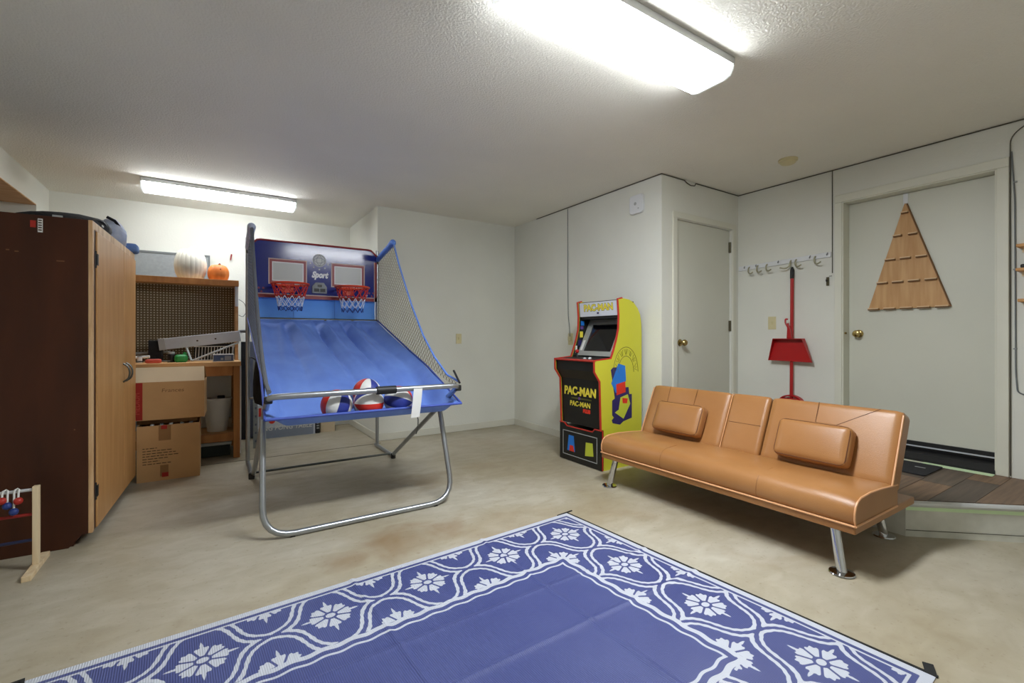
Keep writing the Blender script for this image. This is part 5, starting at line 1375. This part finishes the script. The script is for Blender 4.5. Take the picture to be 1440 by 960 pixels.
# ================================================================== ON THE DOOR WALL
def broom():
    X = XD - 0.045; Y = 2.03
    t = thing('broom', 'red handled broom standing against the wall under the hook rail', 'broom', (X, Y, LAND))
    MB().tube([(X, Y, 0.55), (X + 0.012, Y, 1.585)], 0.0135, 12).build('pole', 'red_plastic', t, smooth=True)
    MB().tube([(X + 0.012, Y, 1.585), (X + 0.013, Y, 1.66), (X + 0.013, Y, 1.685)], [0.0155, 0.0155, 0.008], 12).build('grip', 'black', t, smooth=True)
    m = MB()
    def f(u, v):
        a = PI * u; r = 0.115
        return (X - 0.022 + 0.044 * v, Y + r * math.cos(a), 0.455 + 0.125 * math.sin(a) ** 0.8)
    m.grid(f, 16, 3, thick=(0, 0, -0.012)); m.build('head', 'red_plastic', t, smooth=True)
    MB().prism([(Y - 0.11, 0.46), (Y + 0.11, 0.46), (Y + 0.075, 0.55), (Y - 0.075, 0.55)], 'x', X - 0.018, X + 0.018).build('cap', 'red_plastic', t, bevel=0.006)
    m = MB(); random.seed(3)
    for i in range(120):
        a = random.uniform(-0.105, 0.105); b = random.uniform(-0.015, 0.015)
        m.tube([(X + b, Y + a, 0.46), (X + b * 1.3, Y + a * 1.25, LAND + 0.002)], 0.0022, 3)
    o = m.build('bristles', 'bristle', t); o['kind'] = 'stuff'
    d = thing('dustpan', 'red dustpan clipped onto the broom pole', 'dustpan', (X - 0.03, Y, 0.865))
    xo = X - 0.018
    pan = [(Y + 0.118, 1.066), (Y - 0.118, 1.066), (Y - 0.178, 0.866), (Y + 0.180, 0.872)]
    m = MB()
    th_ = 0.004
    m.prism(pan, 'x', xo - 0.006, xo - 0.002)
    m.build('tray', 'red_plastic', d, bevel=0.002)
    for q in ((0, 3), (2, 1)):
        a, b = pan[q[0]], pan[q[1]]
        MB().add([(xo - 0.006, a[0], a[1]), (xo - 0.006, b[0], b[1]), (xo - 0.062 if a[1] > 1 else xo - 0.02, a[0], a[1]), (xo - 0.02 if b[1] < 1 else xo - 0.062, b[0], b[1]),
                  (xo - 0.006, a[0] * 0.985 + Y * 0.015, a[1]), (xo - 0.006, b[0] * 0.985 + Y * 0.015, b[1]), (xo - 0.062 if a[1] > 1 else xo - 0.02, a[0] * 0.985 + Y * 0.015, a[1]), (xo - 0.02 if b[1] < 1 else xo - 0.062, b[0] * 0.985 + Y * 0.015, b[1])],
                 [(0, 1, 3, 2), (4, 6, 7, 5), (0, 4, 5, 1), (2, 3, 7, 6), (0, 2, 6, 4), (1, 5, 7, 3)]).build('rim', 'red_plastic', d)
    MB().box(xo - 0.062, xo - 0.004, Y - 0.118, Y + 0.118, 1.060, 1.066).build('rim', 'red_plastic', d)
    MB().prism([(Y - 0.022, 1.066), (Y + 0.022, 1.066), (Y + 0.017, 1.15), (Y + 0.022, 1.195), (Y + 0.01, 1.2), (Y - 0.012, 1.14)], 'x', xo - 0.022, xo - 0.002).build('handle', 'red_plastic', d, bevel=0.004)
    MB().tube(fillet([(xo - 0.012, Y + 0.018, 1.17), (xo - 0.012, Y + 0.036, 1.20), (xo - 0.012, Y + 0.034, 1.235), (xo - 0.012, Y + 0.016, 1.232)], 0.02), 0.007, 8).build('hanging_loop', 'red_plastic', d, smooth=True)
broom()
def hooks():
    t = thing('hook_rail', 'white wall rail with a row of curved hooks above the broom', 'hook rail', (XD, 2.13, 1.74))
    # slight slope as mounted
    def z(y): return 1.728 + (2.524 - y) * 0.032
    m = MB()
    m.add([(XD - 0.012, 2.526, z(2.526) - 0.02), (XD - 0.012, 1.74, z(1.74) - 0.02), (XD - 0.012, 1.74, z(1.74) + 0.022), (XD - 0.012, 2.526, z(2.526) + 0.022),
           (XD, 2.526, z(2.526) - 0.02), (XD, 1.74, z(1.74) - 0.02), (XD, 1.74, z(1.74) + 0.022), (XD, 2.526, z(2.526) + 0.022)],
          [(0, 1, 2, 3), (7, 6, 5, 4), (0, 4, 5, 1), (1, 5, 6, 2), (2, 6, 7, 3), (3, 7, 4, 0)])
    m.build('rail', 'plastic_white', t, bevel=0.003)
    for i, y in enumerate((2.40, 2.32, 2.235, 2.07, 1.985, 1.835)):
        zz = z(y) - 0.012
        k = 1 if i != 3 else -1
        pts = fillet([(XD - 0.012, y + 0.02 * k, zz + 0.015), (XD - 0.03, y + 0.022 * k, zz - 0.005), (XD - 0.035, y + 0.018 * k, zz - 0.04), (XD - 0.055, y - 0.012 * k, zz - 0.056), (XD - 0.075, y - 0.045 * k, zz - 0.045)], 0.02)
        MB().tube(pts, 0.0065, 8).build('hook', 'hook_metal', t, smooth=True)
    for y in (2.47, 2.36, 2.16, 1.90, 1.77):
        MB().tube([(XD - 0.012, y, z(y)), (XD - 0.028, y - 0.006, z(y) + 0.002), (XD - 0.034, y - 0.016, z(y) + 0.014)], 0.004, 6).build('peg', 'steel', t, smooth=True)
hooks()
def plate(name, label, pos, face, w=0.07, h=0.115, m_='plastic_ivory', kind='switch', toggle=True):
    t = thing(name, label, kind, pos)
    b = (lambda u0, u1, v0, v1, d0, d1: MB().box(pos[0] - d1, pos[0] - d0, pos[1] + u0, pos[1] + u1, pos[2] + v0, pos[2] + v1)) if face == 'x' else \
        (lambda u0, u1, v0, v1, d0, d1: MB().box(pos[0] + u0, pos[0] + u1, pos[1] - d1, pos[1] - d0, pos[2] + v0, pos[2] + v1))
    b(-w / 2, w / 2, -h / 2, h / 2, 0, 0.006).build('plate', m_, t, bevel=0.002)
    if toggle: b(-0.006, 0.006, -0.012, 0.014, 0.006, 0.016).build('toggle', m_, t, bevel=0.001)
    else:
        for v in (-0.026, 0.026): b(-0.014, 0.014, v - 0.014, v + 0.014, 0.006, 0.008).build('socket', m_, t, bevel=0.001)
plate('light_switch', 'ivory light switch on the wall left of the broom', (XD, 2.216, 1.205), 'x')
plate('wall_switch', 'ivory switch plate on the back wall beside the basketball game', (2.362, YB, 1.06), 'y')
plate('power_outlet', 'ivory outlet on the side wall where a cord hangs down', (XS, 3.70, 1.058), 'x', 0.075, 0.12, kind='outlet', toggle=False)
MB().box(XS - 0.03, XS - 0.0085, 3.683, 3.717, 1.04, 1.085).build('cord_plug', 'plastic_ivory', bpy.data.objects['power_outlet'], bevel=0.004)
c = MB().tube([(XS - 0.006, 3.744, 2.424), (XS - 0.006, 3.742, 1.6), (XS - 0.006, 3.735, 1.3), (XS - 0.008, 3.712, 1.18), (XS - 0.015, 3.70, 1.085)], 0.0035, 6).build('cord', 'grey_panel_edge', bpy.data.objects['power_outlet'], smooth=True)
part_label(c, 'thin grey cord rising to the ceiling')
s = thing('wall_sensor', 'rounded white square sensor high on the wall above the arcade machine', 'sensor', (XS, 2.793, 2.24))
MB().prism(rrect(2.718, 2.868, 2.160, 2.322, 0.03), 'x', XS - 0.03, XS).build('case', 'plastic_white', s, bevel=0.005)
m = MB(); m.M = T(XS - 0.03, 2.80, 2.245) @ Matrix.Rotation(-PI / 2, 4, 'Y'); m.lathe([(0.014, 0), (0.014, 0.001)], 16); m.build('logo_dot', 'grey_tag', s)
m = MB(); m.M = T(XS - 0.03, 2.765, 2.20) @ Matrix.Rotation(-PI / 2, 4, 'Y'); m.lathe([(0.006, 0), (0.006, 0.002)], 12); m.build('indicator', 'grey_tag', s)
s = thing('smoke_detector', 'round yellowed smoke detector on the ceiling near the house door', 'smoke detector', (3.70, 1.815, CEIL))
m = MB(); m.M = T(3.70, 1.815, CEIL - 0.035); m.lathe([(0.02, -0.004), (0.045, 0.0), (0.054, 0.008), (0.056, 0.02), (0.066, 0.022), (0.066, 0.035)], 28); m.build('housing', 'plastic_ivory', s, smooth=True)
m = MB(); m.M = T(3.70, 1.815, CEIL - 0.0405); m.lathe([(0.012, 0), (0.014, 0.003)], 14); m.build('test_button', 'plastic_ivory', s, smooth=True)

# cable stapled along ceiling corners and down the house door casing
cb = thing('cable', 'dark cable stapled along the ceiling edge and down beside the house door', 'cable', (XD, 0.73, 2.43))
run1 = [(XS - 0.005, 4.3, 2.436), (XS - 0.006, YC - 0.006, 2.434), (3.42, YC - 0.006, 2.434), (3.455, YC - 0.008, 2.415), (3.50, YC - 0.010, 2.402), (3.56, YC - 0.008, 2.41), (3.58, YC - 0.006, 2.434), (XD - 0.006, YC - 0.006, 2.434), (XD - 0.006, -0.5, 2.434)]
part_label(MB().tube(run1, 0.0042, 6).build('ceiling_run', 'gap_dark', cb, smooth=True), 'run along the ceiling')
MB().tube(fillet([(XD - 0.007, 0.40, 2.425), (XD - 0.007, 0.67, 2.40), (XD - 0.007, 0.732, 2.34), (XD - 0.007, 0.732, 2.15), (XD - 0.007, 0.731, 0.2)], 0.06), 0.0032, 6).build('casing_run', 'gap_dark', cb, smooth=True)
MB().tube(fillet([(XD - 0.006, 0.727, 2.25), (XD - 0.006, 0.712, 1.95), (XD - 0.006, 0.708, 0.85), (XD - 0.006, 0.70, 0.73), (XD - 0.006, 0.66, 0.715), (XD - 0.006, 0.40, 0.715)], 0.06), 0.004, 6).build('loose_run', 'grey_panel_edge', cb, smooth=True)
for z in (2.05, 1.5, 1.0): MB().box(XD - 0.012, XD, 0.703, 0.719, z, z + 0.008).build('clip', 'grey_panel', cb)
bk = MB().tube([(XD - 0.004, 1.7325, 2.43), (XD - 0.004, 1.7325, 1.60)], 0.0035, 6).build('panel_cord', 'gap_dark', None, origin=(XD - 0.004, 1.7325, 1.60), smooth=True)
tag(bk, 'thin dark vertical cord on the wall left of the house door casing', 'cord')
bk = thing('wall_bracket', 'small dark bracket on the wall left of the house door', 'bracket', (XD, 1.765, 1.53))
MB().box(XD - 0.012, XD, 1.755, 1.775, 1.50, 1.57).build('plate', 'hinge_metal', bk, bevel=0.002)
MB().tube([(XD - 0.012, 1.765, 1.54), (XD - 0.03, 1.765, 1.535), (XD - 0.032, 1.765, 1.55)], 0.005, 8).build('catch', 'black', bk, smooth=True)
MB().box(XD - 0.006, XD, 1.738, 1.756, 1.575, 1.58).build('pin', 'grey_panel_edge', bk)

# wooden tree display hanging on the house door
def tree():
    X = XD + 0.10
    t = thing('tree_display', 'triangular plywood tree display with small ledges hanging on the house door', 'wall decoration', (X, 1.25, 1.28))
    k = 1.02
    ax, bl, br = (1.288, 2.075), (1.518, 1.290), (1.040, 1.294)
    MB().prism([ax, (ax[0] + 0.006, ax[1] - 0.01), bl, br, (ax[0] - 0.006, ax[1] - 0.01)], 'x', X - 0.016, X - 0.002).build('board', 'tree_ply', t)
    MB().tube([(X - 0.010, ax[0] - 0.008, ax[1] - 0.004), (X - 0.010, br[0] - 0.003, br[1])], 0.006, 6).build('edge', 'tree_edge', t)
    rows = [(0.915, 1), (0.705, 2), (0.485, 3), (0.265, 4), (0.012, 5)]
    for f, n in rows:
        z = bl[1] + (ax[1] - bl[1]) * f
        ya = bl[0] + (ax[0] - bl[0]) * f; yb = br[0] + (ax[0] - br[0]) * f
        w = (ya - yb)
        gap = 0.03
        for i in range(n):
            seg = (w - gap * (n - 1)) / n if n > 1 else w
            if n == 2: seg = (w - 0.04) / 2; a = ya - i * (seg + 0.04)
            else: a = ya - i * (seg + gap)
            MB().box(X - 0.038, X - 0.016, a - seg, a, z - 0.004, z + 0.004).build('ledge', 'tree_ledge', t)
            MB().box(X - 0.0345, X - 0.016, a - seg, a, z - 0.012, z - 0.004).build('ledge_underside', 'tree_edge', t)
    part_label(MB().box(X - 0.006, X - 0.0005, ax[0] - 0.014, ax[0] + 0.014, ax[1] - 0.02, D2[2] - 0.006).build('hanging_strap', 'plastic_white', t), 'white over-door strap')
tree()
for i, (y, z, lab) in enumerate(((0.70, 1.645, 'top short wooden wall shelf at the right edge of the picture'), (0.702, 1.497, 'middle short wooden wall shelf at the right edge, dark item on it'), (0.694, 1.307, 'lowest short wooden wall shelf at the right edge of the picture'))):
    sh = thing('wall_shelf', lab, 'shelf', (XD, y - 0.25, z), 0, 'short wooden shelves right of the house door')
    MB().box(XD - 0.09, XD, y - 0.5, y - 0.006, z - 0.012, z + 0.006).build('board', 'pine', sh, bevel=0.002)
    MB().box(XD - 0.012, XD, y - 0.48, y - 0.02, z - 0.04, z - 0.012).build('cleat', 'pale_wood', sh)
it = MB().rbox((XD - 0.05, 0.655, 1.497 + 0.0065 + 0.012), (0.02, 0.025, 0.012), 0.008, 5).build('shelf_trinket', 'black', None, origin=(XD - 0.05, 0.655, 1.5035), smooth=True)
tag(it, 'small dark object on the middle wall shelf at the right edge', 'trinket')
mt = thing('doormat', 'black rubber doormat on the landing in front of the house door', 'mat', (4.0, 1.35, LAND))
MB().prism(rrect(3.80, 4.15, 1.03, 1.68, 0.015), 'z', LAND + 0.0008, LAND + 0.009).build('mat', 'rubber_mat', mt, bevel=0.002)
MB().box(4.00, 4.015, 1.085, 1.14, LAND + 0.009, LAND + 0.0098).build('label_patch', 'grey_tag', mt)
